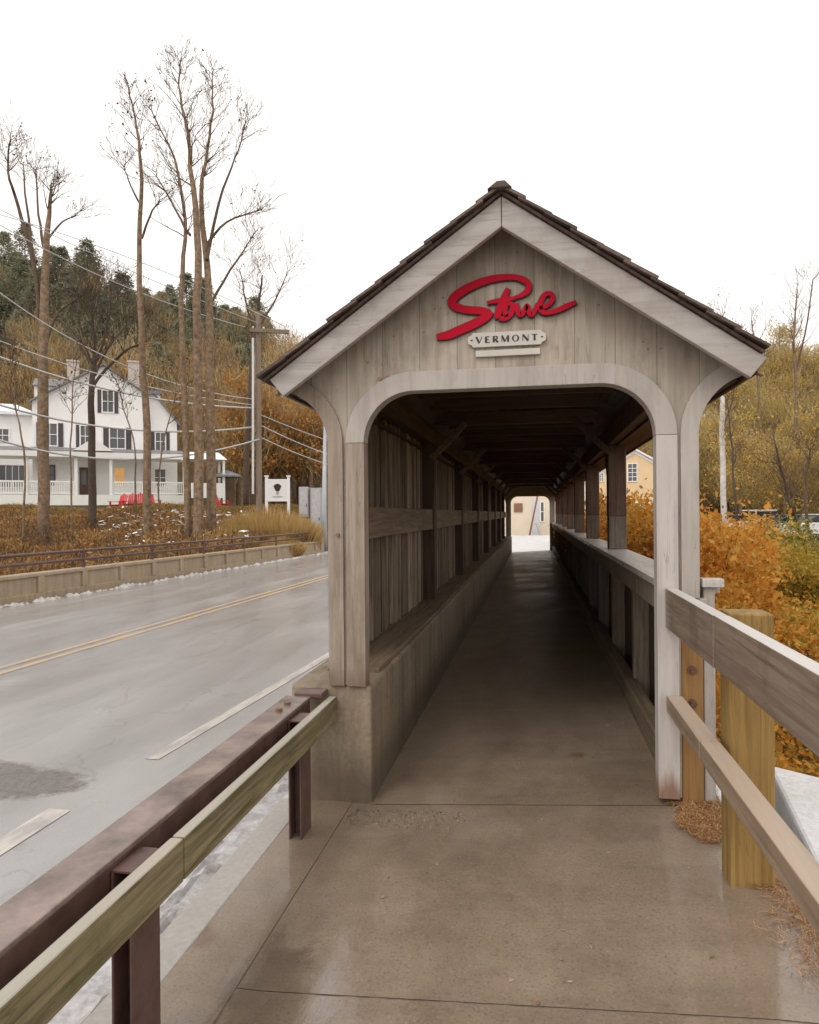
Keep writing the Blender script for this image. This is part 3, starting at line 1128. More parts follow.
for i, (nm, ss) in enumerate((('letter', (S1, S2)), ('letter', (T1, T2)), ('letter', (O1,)), ('letter', (W1,)), ('letter', (E1,)))):
    b = MB()
    for j, s_ in enumerate(ss):
        stroke(b, s_, 0, YS - .011 - .0016 * i - .0008 * j, YS - .0078)
    b.build(nm, M['signred'], script)

plaque = thing('name_plaque', tuple(onY(508, 346, YS)), 'off-white scalloped plaque lettered VERMONT under the red script', 'sign')
p0, p1 = onY(469, 332, YS), onY(545, 347, YS)
zc, hh, hw, xc = (p0.z + p1.z) / 2 + .002, .038, .205, (p0.x + p1.x) / 2
outl = []
for sx, sz in ((-1, -1), (1, -1), (1, 1), (-1, 1)):
    cxq, czq = xc + sx * hw, zc + sz * hh
    pts = [(cxq - sx * .026, czq), (cxq - sx * .02, czq - sz * .012), (cxq - sx * .008, czq - sz * .016), (cxq, czq - sz * .024)]
    outl += pts if sx * sz < 0 else pts[::-1]
outl = [(x, z) for x, z in outl]
ang = sorted(outl, key=lambda q: math.atan2((q[1] - zc) * 4, q[0] - xc))
b = MB()
b.prismY(ang, YS - .010, YS + .010)
b.build('board', M['signwhite'], plaque)
# serif capitals: thick and hair strokes
TH, HL, CH = .0105, .0032, .033
def seg(a, c, wd):
    return (a, c, wd)
GL = {
    'V': (.036, [seg((.004, 1), (.019, 0), TH), seg((.034, 1), (.019, 0), HL)]),
    'E': (.03, [seg((.008, 0), (.008, 1), TH), seg((.006, .96), (.028, .96), HL), seg((.006, .5), (.022, .5), HL), seg((.006, .04), (.028, .04), HL)]),
    'R': (.034, [seg((.008, 0), (.008, 1), TH), seg((.008, .96), (.024, .96), HL), seg((.026, .95), (.026, .55), .007), seg((.008, .52), (.024, .52), HL), seg((.014, .5), (.031, 0), .009)]),
    'M': (.046, [seg((.006, 0), (.006, 1), HL), seg((.007, 1), (.022, .05), .010), seg((.022, .05), (.037, 1), HL), seg((.039, 0), (.039, 1), TH)]),
    'O': (.042, None),
    'N': (.04, [seg((.006, 0), (.006, 1), HL), seg((.007, 1), (.033, 0), .010), seg((.034, 0), (.034, 1), HL)]),
    'T': (.034, [seg((.016, 0), (.016, 1), TH), seg((.001, .96), (.031, .96), HL)]),
}
tot = sum(GL[c][0] for c in 'VERMONT') + 6 * .011
x = xc - tot / 2
kk = 0
for ch in 'VERMONT':
    b = MB()
    wd, segs = GL[ch]
    zb = zc - CH / 2
    if segs is None:
        ou = [(x + wd / 2 + .019 * math.cos(t), zc + CH * .52 * math.sin(t)) for t in np.linspace(0, 2 * math.pi, 25)]
        inn = [(x + wd / 2 + .0105 * math.cos(t), zc + CH * .46 * math.sin(t)) for t in np.linspace(0, 2 * math.pi, 25)]
        b.stripY(ou, inn, YS - .0125, YS - .0098)
    else:
        for j, (a, c, t) in enumerate(segs):
            ax, az, cx_, cz_ = x + a[0], zb + a[1] * CH, x + c[0], zb + c[1] * CH
            dx, dz = cx_ - ax, cz_ - az
            q = math.hypot(dx, dz)
            ox, oz = -dz / q * t / 2, dx / q * t / 2
            b.stripY([(ax + ox, az + oz), (cx_ + ox, cz_ + oz)], [(ax - ox, az - oz), (cx_ - ox, cz_ - oz)], YS - .0122 - .0003 * j, YS - .0098)
    b.build('letter', M['signblack'], plaque)
    x += wd + .011
for sx in (-1, 1):
    b = MB()
    cxx = xc + sx * .185
    b.prismY([(cxx - .007, zc), (cxx, zc - .005), (cxx + .007, zc), (cxx, zc + .005)], YS - .0122, YS - .0098)
    b.build('ornament', M['signblack'], plaque)
b = MB()
b.box(xc - .165, xc + .175, YS - .008, YS + .010, zc - .090, zc - .056)
solo(b, 'small_plaque', M['signwhite'], (xc, YS, zc - .090), 'narrow plain off-white strip below the lettered plaque', 'sign', bevel=.003)

# ================================================================== GUARDRAIL, left foreground
rail = thing('guardrail', (-1.2, 1.87, 0), 'brown steel guardrail faced with a mossy timber rail beside the road', 'guardrail')
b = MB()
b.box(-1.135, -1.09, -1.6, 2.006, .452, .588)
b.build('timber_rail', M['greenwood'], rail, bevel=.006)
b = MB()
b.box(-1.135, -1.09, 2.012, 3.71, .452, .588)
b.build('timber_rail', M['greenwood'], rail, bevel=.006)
b = MB()
b.box(-1.226, -1.207, -1.6, 3.60, .43, .594)       # web
b.box(-1.333, -1.227, -1.6, 3.60, .432, .446)
b.build('steel_beam', M['steel'], rail, bevel=.004)
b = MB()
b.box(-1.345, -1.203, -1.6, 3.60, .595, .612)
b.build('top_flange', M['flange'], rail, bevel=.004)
for y in (-1.03, .42, 1.87, 3.32):
    b = MB()
    b.box(-1.204, -1.196, y - .075, y + .075, -.05, .575)
    b.box(-1.146, -1.138, y - .075, y + .075, -.05, .575)
    b.box(-1.195, -1.147, y - .005, y + .005, -.05, .573)
    po = b.build('post', M['steel'], rail, bevel=.002)
    b = MB()
    b.box(-1.205, -1.137, y - .0725, y + .0725, .576, .583)
    b.build('cap_plate', M['steel'], po, bevel=.001)
for yy in (3.30, 3.42):
    b = MB()
    b.tube([(-1.27, yy, .611), (-1.27, yy, .628)], .018, 6)
    b.build('bolt', M['bolt'], rail)
b = MB()
b.box(-1.30, -1.14, 3.602, 3.712, .60, .628)
b.build('end_plate', M['steel'], rail, bevel=.006)

# ================================================================== TIMBER FENCE, right foreground
fence = thing('timber_fence', (.8, 3.0, .1), 'weathered two-rail timber fence on yellow treated posts right of the path', 'fence')
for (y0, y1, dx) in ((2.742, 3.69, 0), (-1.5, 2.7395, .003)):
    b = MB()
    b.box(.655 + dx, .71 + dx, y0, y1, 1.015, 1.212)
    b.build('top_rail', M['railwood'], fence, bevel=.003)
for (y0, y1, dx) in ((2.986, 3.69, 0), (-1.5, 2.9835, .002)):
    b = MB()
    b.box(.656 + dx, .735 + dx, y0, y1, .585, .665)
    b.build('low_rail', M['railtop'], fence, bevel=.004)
for y in (2.94, .55, -1.2):
    b = MB()
    b.box(.762, .932, y, y + .14, -.05, 1.193)
    b.build('post', M['postyellow'], fence, bevel=.008)

# ------------------------------------------------------------------ litter at the fence foot
rs = np.random.default_rng(12)
n1, n2 = 9000, 9500
P1 = np.stack([.66 + .42 * rs.random(n1), 0 * rs.random(n1), np.zeros(n1)], 1)
P1[:, 1] = 3.30 + .6 * rs.random(n1)
keep = ((P1[:, 0] - .86) / .2) ** 2 + ((P1[:, 1] - 3.56) / .3) ** 2 + .5 * np.sin(P1[:, 0] * 31) * np.sin(P1[:, 1] * 23) + rs.normal(size=n1) * .22 < .8
P1 = P1[keep]
P2 = np.stack([.72 + .42 * rs.beta(3.2, 1.1, n2), 1.6 + 1.45 * rs.random(n2), np.zeros(n2)], 1)
P2 = P2[P2[:, 0] > .80 + .07 * np.sin(P2[:, 1] * 9) + .05 * np.sin(P2[:, 1] * 23)]
P = np.concatenate([P1, P2])
P[:, 2] = [float(fz(x)) + .006 for x in P[:, 0]]
P[:, 2] += rs.random(len(P)) * .02
A_ = rs.normal(size=(len(P), 3)) * [1, 1, .25]
A_ = A_ / np.linalg.norm(A_, axis=1, keepdims=True) * rs.uniform(.012, .035, (len(P), 1))
B_ = np.cross(A_, [0, 0, 1])
B_ = B_ / np.linalg.norm(B_, axis=1, keepdims=True) * .0015
o = quads('fallen_needles', P, A_, B_, M['l_straw'])
tag(o, 'rusty fallen pine needles heaped at the foot of the fence', 'pine needles', kind='stuff')
# scattered small leaves on the walkway
n_ = 85
P = np.stack([-.8 + 1.45 * rs.random(n_), 1.9 + 4.5 * rs.random(n_), np.zeros(n_)], 1)
P[:, 2] = [float(fz(x)) + .004 for x in P[:, 0]]
Pw = np.stack([-.885 + .10 * rs.random(160) ** 2, 3.8 + 9 * rs.random(160) ** 1.4, np.zeros(160)], 1)
Pw[:, 2] = .004
P = np.concatenate([P, Pw])
A_, B_ = rand_axes(rs, len(P), .011, .6)
A_[:, 2] *= .15
B_[:, 2] *= .15
o = quads('leaf_litter', P, A_, B_, leafmat('litter_leaves', [(.10, .05, .03), (.45, .36, .25), (.2, .09, .04)]))
tag(o, 'small scattered leaves lying on the damp walkway', 'leaves', kind='stuff')

# ================================================================== FAR PARAPET across the road
par = thing('bridge_parapet', (-10.2, 18, -.15), 'low concrete parapet with recessed panels and brown pipe rail across the road', 'parapet')
def px_(y):
    return float(np.interp(y, [12.1, 30.3], [-10.45, -9.62]))
Y0b, Y1b = 2.0, 30.4
def pseg(mb, ya, yb, d0, d1, z0, z1):
    xa, xb = px_(ya) if ya > 12.1 else -10.45 - (12.1 - ya) * .0456, px_(yb) if yb > 12.1 else -10.45 - (12.1 - yb) * .0456
    mb.hexa([(xa - d1, ya, z0), (xa - d0, ya, z0), (xb - d0, yb, z0), (xb - d1, yb, z0), (xa - d1, ya, z1), (xa - d0, ya, z1), (xb - d0, yb, z1), (xb - d1, yb, z1)])
b = MB()
pseg(b, Y0b, Y1b, .05, .30, -.4, .33)
b.build('core_wall', M['barrier'], par)
b = MB()
pseg(b, Y0b, Y1b, .0, .33, .33, .40)
b.build('coping', M['barrier'], par, bevel=.01)
b = MB()
pseg(b, Y0b, Y1b, .0, .049, -.35, -.02)
b.build('plinth', M['barrier'], par, bevel=.008)
b = MB()
y = Y0b
while y < Y1b - .1:
    pseg(b, y, y + .16, -.004, .049, -.019, .329)
    y += 1.385
b.build('pilasters', M['barrier'], par, bevel=.006)
def rx(y):
    return (px_(y) if y > 12.1 else -10.45 - (12.1 - y) * .0456) - .16
for z in (.60, .80):
    b = MB()
    b.tube([(rx(q), q, z) for q in np.linspace(Y0b, Y1b - .3, 12)], .035, 8)
    b.build('pipe_rail', M['steel'], par, smooth=True)
y = 3.6
while y < Y1b:
    b = MB()
    b.box(rx(y) - .03, rx(y) + .03, y - .035, y + .035, .40, .83)
    b.build('rail_post', M['steel'], par, bevel=.004)
    y += 2.77
b = MB()
b.box(-10.15, -9.6, 30.41, 30.85, -.3, .55)
b.build('end_pier', M['barrier'], par, bevel=.02)

# ================================================================== UTILITY POLE AND WIRES
SPOLE = 36.0
pb = W(259, 500, SPOLE)
pbz = tz(pb.x, pb.y)
pt_ = W(258, 312, SPOLE)
pole = thing('utility_pole', (pb.x, pb.y, pbz), 'tall wooden utility pole with one crossarm beyond the far parapet', 'utility pole')
b = MB()
b.tube([(pb.x, pb.y, pbz - .3), (pt_.x, pt_.y, pt_.z)], [.17, .125], 12)
b.build('pole', M['polewood'], pole, smooth=False)
ca0, ca1 = W(250, 330, SPOLE - .25), W(289, 332, SPOLE - .25)
b = MB()
b.beam(ca0, ca1, .14, .2)
b.build('crossarm', M['polewood'], pole, bevel=.01)
for t in (.08, .35, .9):
    q = ca0.lerp(ca1, t)
    b = MB()
    b.tube([q + Vector((0, 0, .05)), q + Vector((0, 0, .1)), q + Vector((0, 0, .12)), q + Vector((0, 0, .2))], [.02, .03, .055, .04], 8)
    b.build('insulator', M['palepipe'], pole)
b = MB()
q0, q1 = W(253, 494, SPOLE - .3), W(253, 338, SPOLE - .3)
b.tube([q0, q1], .06, 8)
b.build('conduit', M['palepipe'], pole)


def wire(a, c, sag, r, label, grp='overhead wires'):
    b = MB()
    pts = []
    for i in range(25):
        t = i / 24
        p = a.lerp(c, t)
        p.z -= sag * 4 * t * (1 - t)
        pts.append(p)
    b.tube(pts, r, 5)
    return solo(b, 'overhead_wire', M['cable'], tuple(a), label, 'wire', grp, smooth=True)


def wire_px(pts, s0, s1, r, label):
    """a hanging cable through measured sight lines"""
    p = np.polyfit([q[0] for q in pts], [q[1] for q in pts], 2 if len(pts) > 2 else 1)
    x0, x1 = -160.0, pts[-1][0]
    b = MB()
    P_ = []
    for i in range(29):
        t = i / 28
        inv = (1 - t) / s0 + t / s1
        x = x0 + (x1 - x0) * t
        P_.append(W(x, float(np.polyval(p, x)), 1 / inv))
    b.tube(P_, r, 5)
    return solo(b, 'overhead_wire', M['cable'], tuple(P_[-1]), label, 'wire', 'overhead wires', smooth=True)


wire_px([(60, 257), (85, 269), (245, 327)], 26, SPOLE - .25, .02, 'thin grey wire running to the left end of the crossarm')
wire_px([(145, 277), (245, 318), (258, 323)], 27, SPOLE - .25, .018, 'thin grey wire fixed on the pole just above the crossarm')
wire_px([(189, 282), (249, 309), (284, 326)], 27, SPOLE - .25, .018, 'topmost thin grey wire ending at the outer end of the crossarm')
wire_px([(0, 291), (62, 338), (150, 372), (253, 400)], 26, SPOLE - .2, .026, 'grey cable meeting the pole at its middle, steepest of the lower cables')
wire_px([(0, 341), (145, 386), (253, 405)], 26, SPOLE - .2, .026, 'thin grey cable just above the thick pale cable crossing the chimneys')
wire_px([(0, 357), (145, 397), (253, 408)], 26, SPOLE - .2, .045, 'thick pale cable passing in front of the white house gable')
wire_px([(0, 405), (125, 429), (178, 432), (253, 427)], 25, SPOLE - .2, .045, 'pale cable sagging past the upper windows of the white house')
wire_px([(0, 441), (83, 455), (154, 459), (203, 455), (259, 438)], 25, SPOLE - .2, .045, 'lowest pale cable sagging in front of the porch roof')
E_ = [W(430, 462, 55), W(430, 466, 55), W(430, 470, 55)]
wire(W(261, 415, SPOLE - .1), E_[0], .5, .025, 'upper dark cable leaving the pole towards the bridge roof')
wire(W(262, 426, SPOLE - .1), E_[1], .9, .03, 'middle sagging cable between the pole and the bridge portal')
wire(W(262, 438, SPOLE - .1), E_[2], 1.0, .03, 'lowest sagging cable between the pole and the bridge portal')

# blue-grey pole at the road by the portal post
p = W(324, 514, 34)
b = MB()
z0 = tz(p.x, p.y)
pt = W(325, 425, 34)
b.tube([(p.x, p.y, z0 - .2), (p.x, p.y, z0 + 2), (pt.x, pt.y, pt.z)], [.16, .13, .07], 10)
solo(b, 'steel_pole', M['bluegrey'], (p.x, p.y, z0), 'tapered blue-grey steel pole close to the left portal post', 'pole', smooth=True)

# ------------------------------------------------------------------ white inn sign on two posts
sg = W(278, 505, 34)
zg = tz(sg.x, sg.y)
sign = thing('post_sign', (sg.x, sg.y, zg), 'white framed sign with a dark oval emblem on two white posts', 'sign')
u = Vector((CA, SA, 0))                       # across the view
fwd = Vector((-SA, CA, 0))
def sgp(px, py, off=0.0):
    return W(px, py, 34 + off)
for px in (266.5, 288.5):
    b = MB()
    a, c = sgp(px, 505), sgp(px, 477)
    b.beam((a.x, a.y, zg - .1), c, .13, .13, up=tuple(u))
    b.build('post', M['white'], sign, bevel=.01)
    b = MB()
    b.beam(c, c + Vector((0, 0, .07)), .19, .19, up=tuple(u))
    b.build('post_cap', M['white'], sign, bevel=.01)
b = MB()
b.beam((sgp(267.5, 490, -.01)), (sgp(287.5, 490, -.01)), .06, 1.05)
brd = b.build('board', M['porchwhite'], sign, bevel=.006)
b = MB()
b.beam(sgp(267.3, 480), sgp(287.7, 480), .10, .08)
b.build('frame', M['white'], sign, bevel=.006)
b = MB()
b.beam(sgp(267.3, 500.6), sgp(287.7, 500.6), .10, .08)
b.build('frame', M['white'], sign, bevel=.006)
b = MB()
cpt = sgp(277.4, 487.5, -.06)
ov = [cpt + u * (.17 * math.cos(t) * (1 + .18 * math.sin(3 * t))) + Vector((0, 0, .19 * math.sin(t))) for t in np.linspace(0, 2 * math.pi, 20, endpoint=False)]
b.add(ov + [q + fwd * .02 for q in ov], [tuple(range(20)), tuple(range(39, 19, -1))] + [(i, (i + 1) % 20, (i + 1) % 20 + 20, i + 20) for i in range(20)])
b.build('emblem', M['signblack'], sign)
b = MB()
c2 = cpt + Vector((0, 0, -.27))
b.beam(c2 - u * .06, c2 + u * .06, .02, .16)
b.build('emblem_stem', plain('sign_grey', (.4, .4, .4), .6), sign)
b = MB()
c3 = cpt + Vector((0, 0, -.44))
b.beam(c3 - u * .24, c3 + u * .24, .02, .035)
b.build('emblem_bar', plain('sign_grey', (.4, .4, .4), .6), sign)

# grey cabinets beside the road end
for i, (x0, x1, y0, y1, lab) in enumerate(((299.5, 309, 487, 508, 'left one of two grey utility cabinets right of the white sign'),
                                           (311, 322, 488, 509, 'right one of two grey utility cabinets, nearest the blue-grey pole'))):
    a = W(x0, y1, 37)
    c = W(x1, y0, 37)
    zc0 = tz(a.x, a.y)
    t = thing('utility_cabinet', (a.x, a.y, zc0), lab, 'cabinet', 'grey cabinets by the road')
    wdt = (x1 - x0) / FPX * 37
    ctr = a + u * (wdt / 2)
    b = MB()
    b.beam((ctr.x, ctr.y, zc0 + .35), (ctr.x, ctr.y, c.z), wdt, .5, up=tuple(fwd))
    b.build('cabinet_body', M['greybox'], t, bevel=.02)
    b = MB()
    f0 = ctr - fwd * .26
    b.beam((f0.x, f0.y, zc0 + .5), (f0.x, f0.y, c.z - .1), wdt * .8, .02, up=tuple(fwd))
    dr = b.build('door', plain('cabinet_door', (.5, .49, .5), .5), t, bevel=.008)
    b = MB()
    f1 = f0 - fwd * .02 + u * (wdt * .3)
    b.beam((f1.x, f1.y, zc0 + .9), (f1.x, f1.y, zc0 + 1.05), .03, .03)
    b.build('handle', M['signblack'], dr)
    b = MB()
    b.beam((ctr.x, ctr.y, zc0 - .3), (ctr.x, ctr.y, zc0 + .349), wdt * 1.05, .6, up=tuple(fwd))
    b.build('plinth', plain('brown_plinth', (.16, .09, .06), .8), t)

# ================================================================== WHITE HOUSE
HS, HD = .0681, 47.0
hb = W(110, 497, HD)
HZ = hb.z
house = thing('white_house', (hb.x, hb.y, HZ), 'large white gabled wooden house with two chimneys, dark shutters and a long porch', 'house')
hfw = Vector((hb.x, hb.y, 0)).normalized()      # away from the road
hu = Vector((hfw.y, -hfw.x, 0))
HM = Matrix(((hu.x, hfw.x, 0, hb.x), (hu.y, hfw.y, 0, hb.y), (0, 0, 1, HZ), (0, 0, 0, 1)))


class LMB(MB):
    """mesh builder in a building's own frame: x along the front, y into the depth, z up"""
    def __init__(self, mtx):
        super().__init__()
        self.m = mtx

    def add(self, vs_, fs):
        super().add([self.m @ Vector(p) for p in vs_], fs)


def hx(px):
    return (px - 110) * HS


def hz(py):
    return (497 - py) * HS


def bpart(mtx, root, name, m, fn, **kw):
    b = LMB(mtx)
    fn(b)
    return b.build(name, m, root, **kw)


def gable_block(b, x0, x1, ze, xa, za, y0, y1, z0=-.5):
    b.prismY([(x0, z0), (x1, z0), (x1, ze[1]), (xa, za), (x0, ze[0])], y0, y1)


def roof_pair(b, x0, x1, ze, xa, za, y0, y1, ov=.25, th=.12):
    for (xe, z_) in ((x0, ze[0]), (x1, ze[1])):
        sl_ = (za - z_) / abs(xa - xe)
        s_ = -1 if xe < xa else 1
        xo, zo = xe + s_ * ov, z_ - sl_ * ov
        b.stripY([(xa, za + .01), (xo, zo + .01)], [(xa, za + th), (xo, zo + th)], y0 - .3, y1 + .2)


def window(mtx, root, x0, x1, z0, z1, y, glass, shutters=True, bars=(1, 1), fm=None):
    fw = .07
    def fr(b):
        b.box(x0 - fw, x0, y - .07, y - .003, z0 - fw, z1 + fw)
        b.box(x1, x1 + fw, y - .07, y - .003, z0 - fw, z1 + fw)
        b.box(x0 + .001, x1 - .001, y - .068, y - .003, z1, z1 + fw)
        b.box(x0 + .001, x1 - .001, y - .075, y - .003, z0 - fw, z0)
        for i in range(bars[0]):
            q = x0 + (x1 - x0) * (i + 1) / (bars[0] + 1)
            b.box(q - .018, q + .018, y - .05, y - .017, z0, z1)
        for i in range(bars[1]):
            q = z0 + (z1 - z0) * (i + 1) / (bars[1] + 1)
            b.box(x0, x1, y - .056, y - .018, q - .022, q + .022)
    f = bpart(mtx, root, 'window', fm or M['white'], fr)
    bpart(mtx, f, 'pane', glass, lambda b: b.box(x0, x1, y - .016, y - .004, z0, z1))
    if shutters:
        sw = (x1 - x0) * .36
        for xs in (x0 - fw - .02 - sw, x1 + fw + .02):
            bpart(mtx, root, 'shutter', M['shutter'], lambda b: b.box(xs, xs + sw, y - .045, y - .003, z0 - .08, z1 + .06))
    return f


H = house
bpart(HM, H, 'wall', M['white'], lambda b: gable_block(b, hx(42), hx(142), (hz(405), hz(391)), hx(105), hz(366), 0, 9))
bpart(HM, H, 'roof', M['houseroof'], lambda b: roof_pair(b, hx(42), hx(142), (hz(405), hz(391)), hx(105), hz(366), 0, 9, .2))
bpart(HM, H, 'side_wing', M['white'], lambda b: gable_block(b, hx(142) + .01, hx(175), (hz(393), hz(419)), hx(152), hz(390), .6, 8.5))
bpart(HM, H, 'wing_roof', M['houseroof'], lambda b: roof_pair(b, hx(143), hx(175), (hz(393), hz(419)), hx(152), hz(390), .6, 8.5, .2))
bpart(HM, H, 'upper_wing', M['white'], lambda b: b.box(hx(148), hx(161), 3.0, 7.5, hz(398), hz(384)))
bpart(HM, H, 'wing_cap', M['houseroof'], lambda b: b.box(hx(146.5), hx(162.5), 2.8, 7.7, hz(384) + .002, hz(381)))
bpart(HM, H, 'dormer', M['white'], lambda b: b.box(hx(43), hx(68), .7, 6, hz(420), hz(388)))
bpart(HM, H, 'dormer_roof', M['houseroof'], lambda b: b.hexa([(hx(41.5), .45, hz(388) + .002), (hx(69), .45, hz(388) + .002), (hx(69), 6.2, hz(388) + .002), (hx(41.5), 6.2, hz(388) + .002),
                                                      (hx(43), 1.4, hz(379)), (hx(68), 1.4, hz(379)), (hx(68), 6.2, hz(379)), (hx(43), 6.2, hz(379))]))
for (a, c, t, bt) in ((70, 81, 355, 400), (129, 140, 351, 400)):
    ch = bpart(HM, H, 'chimney', M['brick'], lambda b: b.box(hx(a), hx(c), 3.2, 4.1, hz(bt), hz(t)), bevel=.02)
    bpart(HM, ch, 'chimney_cap', M['brick'], lambda b: b.box(hx(a) - .06, hx(c) + .06, 3.14, 4.16, hz(t) + .002, hz(t) + .14))
# left wing with a snowy porch roof
bpart(HM, H, 'left_wing', M['white'], lambda b: b.box(hx(-40), hx(42) - .01, 1.2, 8, -.5, hz(415)))
bpart(HM, H, 'left_wing_roof', M['snow'], lambda b: b.hexa([(hx(-42), .8, hz(417)), (hx(43), .8, hz(417)), (hx(43), 8.2, hz(417)), (hx(-42), 8.2, hz(417)),
                                                      (hx(-42), .8, hz(414)), (hx(43), .8, hz(414)), (hx(20), 5.2, hz(398)), (hx(-42), 5.2, hz(398))]))
# porch
YPo = -2.6
bpart(HM, H, 'porch_roof', M['porchwhite'], lambda b: (b.hexa([(hx(-40), YPo - .2, hz(461)), (hx(180), YPo - .2, hz(461)), (hx(180), -.01, hz(461)), (hx(-40), -.01, hz(461)),
                                                  (hx(-40), YPo - .2, hz(456)), (hx(180), YPo - .2, hz(456)), (hx(178), -.01, hz(450)), (hx(-40), -.01, hz(450))])))
bpart(HM, H, 'porch_roofing', M['houseroof'], lambda b: (b.hexa([(hx(-40), YPo - .15, hz(456) + .012), (hx(180), YPo - .15, hz(456) + .012), (hx(178), -.012, hz(450) + .01), (hx(-40), -.012, hz(450) + .01),
                                                  (hx(-40), YPo - .15, hz(456) + .06), (hx(180), YPo - .15, hz(456) + .06), (hx(178), -.012, hz(450) + .08), (hx(-40), -.012, hz(450) + .08)])))
bpart(HM, H, 'porch_floor', M['porchwhite'], lambda b: b.box(hx(-40), hx(180), YPo, -.012, -.6, hz(496)))
for q in (-25, 8, 40, 81, 111, 145, 179):
    bpart(HM, H, 'porch_column', M['white'], lambda b: b.box(hx(q) - .09, hx(q) + .09, YPo + .05, YPo + .23, hz(496) + .002, hz(461) - .002), bevel=.01)
for (a, c) in ((-25, 8), (8, 40), (40, 81), (111, 145), (145, 179)):
    def rl(b):
        x0, x1 = hx(a) + .095, hx(c) - .095
        b.box(x0, x1, YPo + .1, YPo + .18, hz(484.5), hz(483))
        b.box(x0, x1, YPo + .1, YPo + .18, hz(495), hz(494))
        k = int((x1 - x0) / .13)
        for i in range(k):
            q = x0 + (i + .5) * (x1 - x0) / k
            b.box(q - .032, q + .032, YPo + .12, YPo + .16, hz(494), hz(484.5))
    bpart(HM, H, 'porch_railing', M['white'], rl)
bpart(HM, H, 'gable_pediment', M['white'], lambda b: b.prismY([(hx(79), hz(456) + .09), (hx(113), hz(456) + .09), (hx(96), hz(443))], YPo - .25, -.6))
for (a, c, z0, z1, y) in ((51, 63, 447, 426, 0), (110.5, 124, 448, 428, 0), (84, 92, 447, 427, 0)):
    window(HM, H, hx(a), hx(c), hz(z0), hz(z1), y, M['glass'])
window(HM, H, hx(154), hx(163), hz(448), hz(430), .6, M['glass'])
window(HM, H, hx(104), hx(113.5), hz(412), hz(391), 0, M['glass'])
window(HM, H, hx(10), hx(20), hz(443), hz(431), 1.2, M['glass'], False)
window(HM, H, hx(51), hx(60.5), hz(485), hz(467), 0, M['glass'], False, fm=M['shutter'])
window(HM, H, hx(114.5), hx(123.5), hz(485), hz(468), 0, M['litglass'], False)
window(HM, H, hx(153), hx(163), hz(485), hz(468), .6, M['glass'], False)
window(HM, H, hx(12), hx(34), hz(487), hz(466), 1.2, M['glass'], False, bars=(3, 0))
dr = bpart(HM, H, 'door', M['door'], lambda b: b.box(hx(82.5), hx(90.5), -.06, -.003, hz(496) + .01, hz(468)))
bpart(HM, dr, 'door_glass', M['glass'], lambda b: b.box(hx(84.3), hx(88.7), -.075, -.061, hz(485), hz(471)))
bpart(HM, H, 'door_surround', M['shutter'], lambda b: b.box(hx(92), hx(97), -.06, -.003, hz(494), hz(467)))

# pavilion end right of the porch (little roof on posts)
pb_ = W(213, 497, HD - 2)
pav = thing('porch_pavilion', (pb_.x, pb_.y, HZ), 'small white-roofed pavilion on posts at the right of the white house', 'pavilion')
PM = Matrix(((hu.x, hfw.x, 0, pb_.x), (hu.y, hfw.y, 0, pb_.y), (0, 0, 1, HZ), (0, 0, 0, 1)))
bpart(PM, pav, 'roof', M['white'], lambda b: b.hexa([(-1.9, -1.2, 2.25), (.75, -1.2, 2.25), (.75, 1.2, 2.25), (-1.9, 1.2, 2.25), (-1.5, -.5, 2.75), (.3, -.5, 2.75), (.3, .5, 2.75), (-1.5, .5, 2.75)]))
for q in (-1.7, .55):
    for yy in (-1.0, 1.0):
        bpart(PM, pav, 'post', M['white'], lambda b: b.box(q - .07, q + .07, yy - .07, yy + .07, -.8, 2.248))
bpart(PM, pav, 'railing', M['white'], lambda b: b.box(-1.62, .47, -1.03, -.97, -.2, .75))

# parasol behind the grass
pr = W(227, 500, 45)
zp = tz(pr.x, pr.y)
t = thing('parasol', (pr.x, pr.y, zp), 'small grey garden parasol beside the pavilion', 'parasol')
b = MB()
top = W(227, 470, 45)
b.tube([(pr.x, pr.y, zp - .1), (pr.x, pr.y, top.z)], .03, 6)
b.build('pole', M['shutter'], t)
b = MB()
rim = [(pr.x + 1.0 * math.cos(a), pr.y + 1.0 * math.sin(a), top.z - .38) for a in np.linspace(0, 2 * math.pi, 8, endpoint=False)]
b.add(rim + [(pr.x, pr.y, top.z)] + [(p_[0], p_[1], p_[2] - .1) for p_ in rim], [(i, (i + 1) % 8, 8) for i in range(8)] + [(i, i + 9, (i + 1) % 8 + 9, (i + 1) % 8) for i in range(8)])
b.build('canopy', M['parasol'], t)

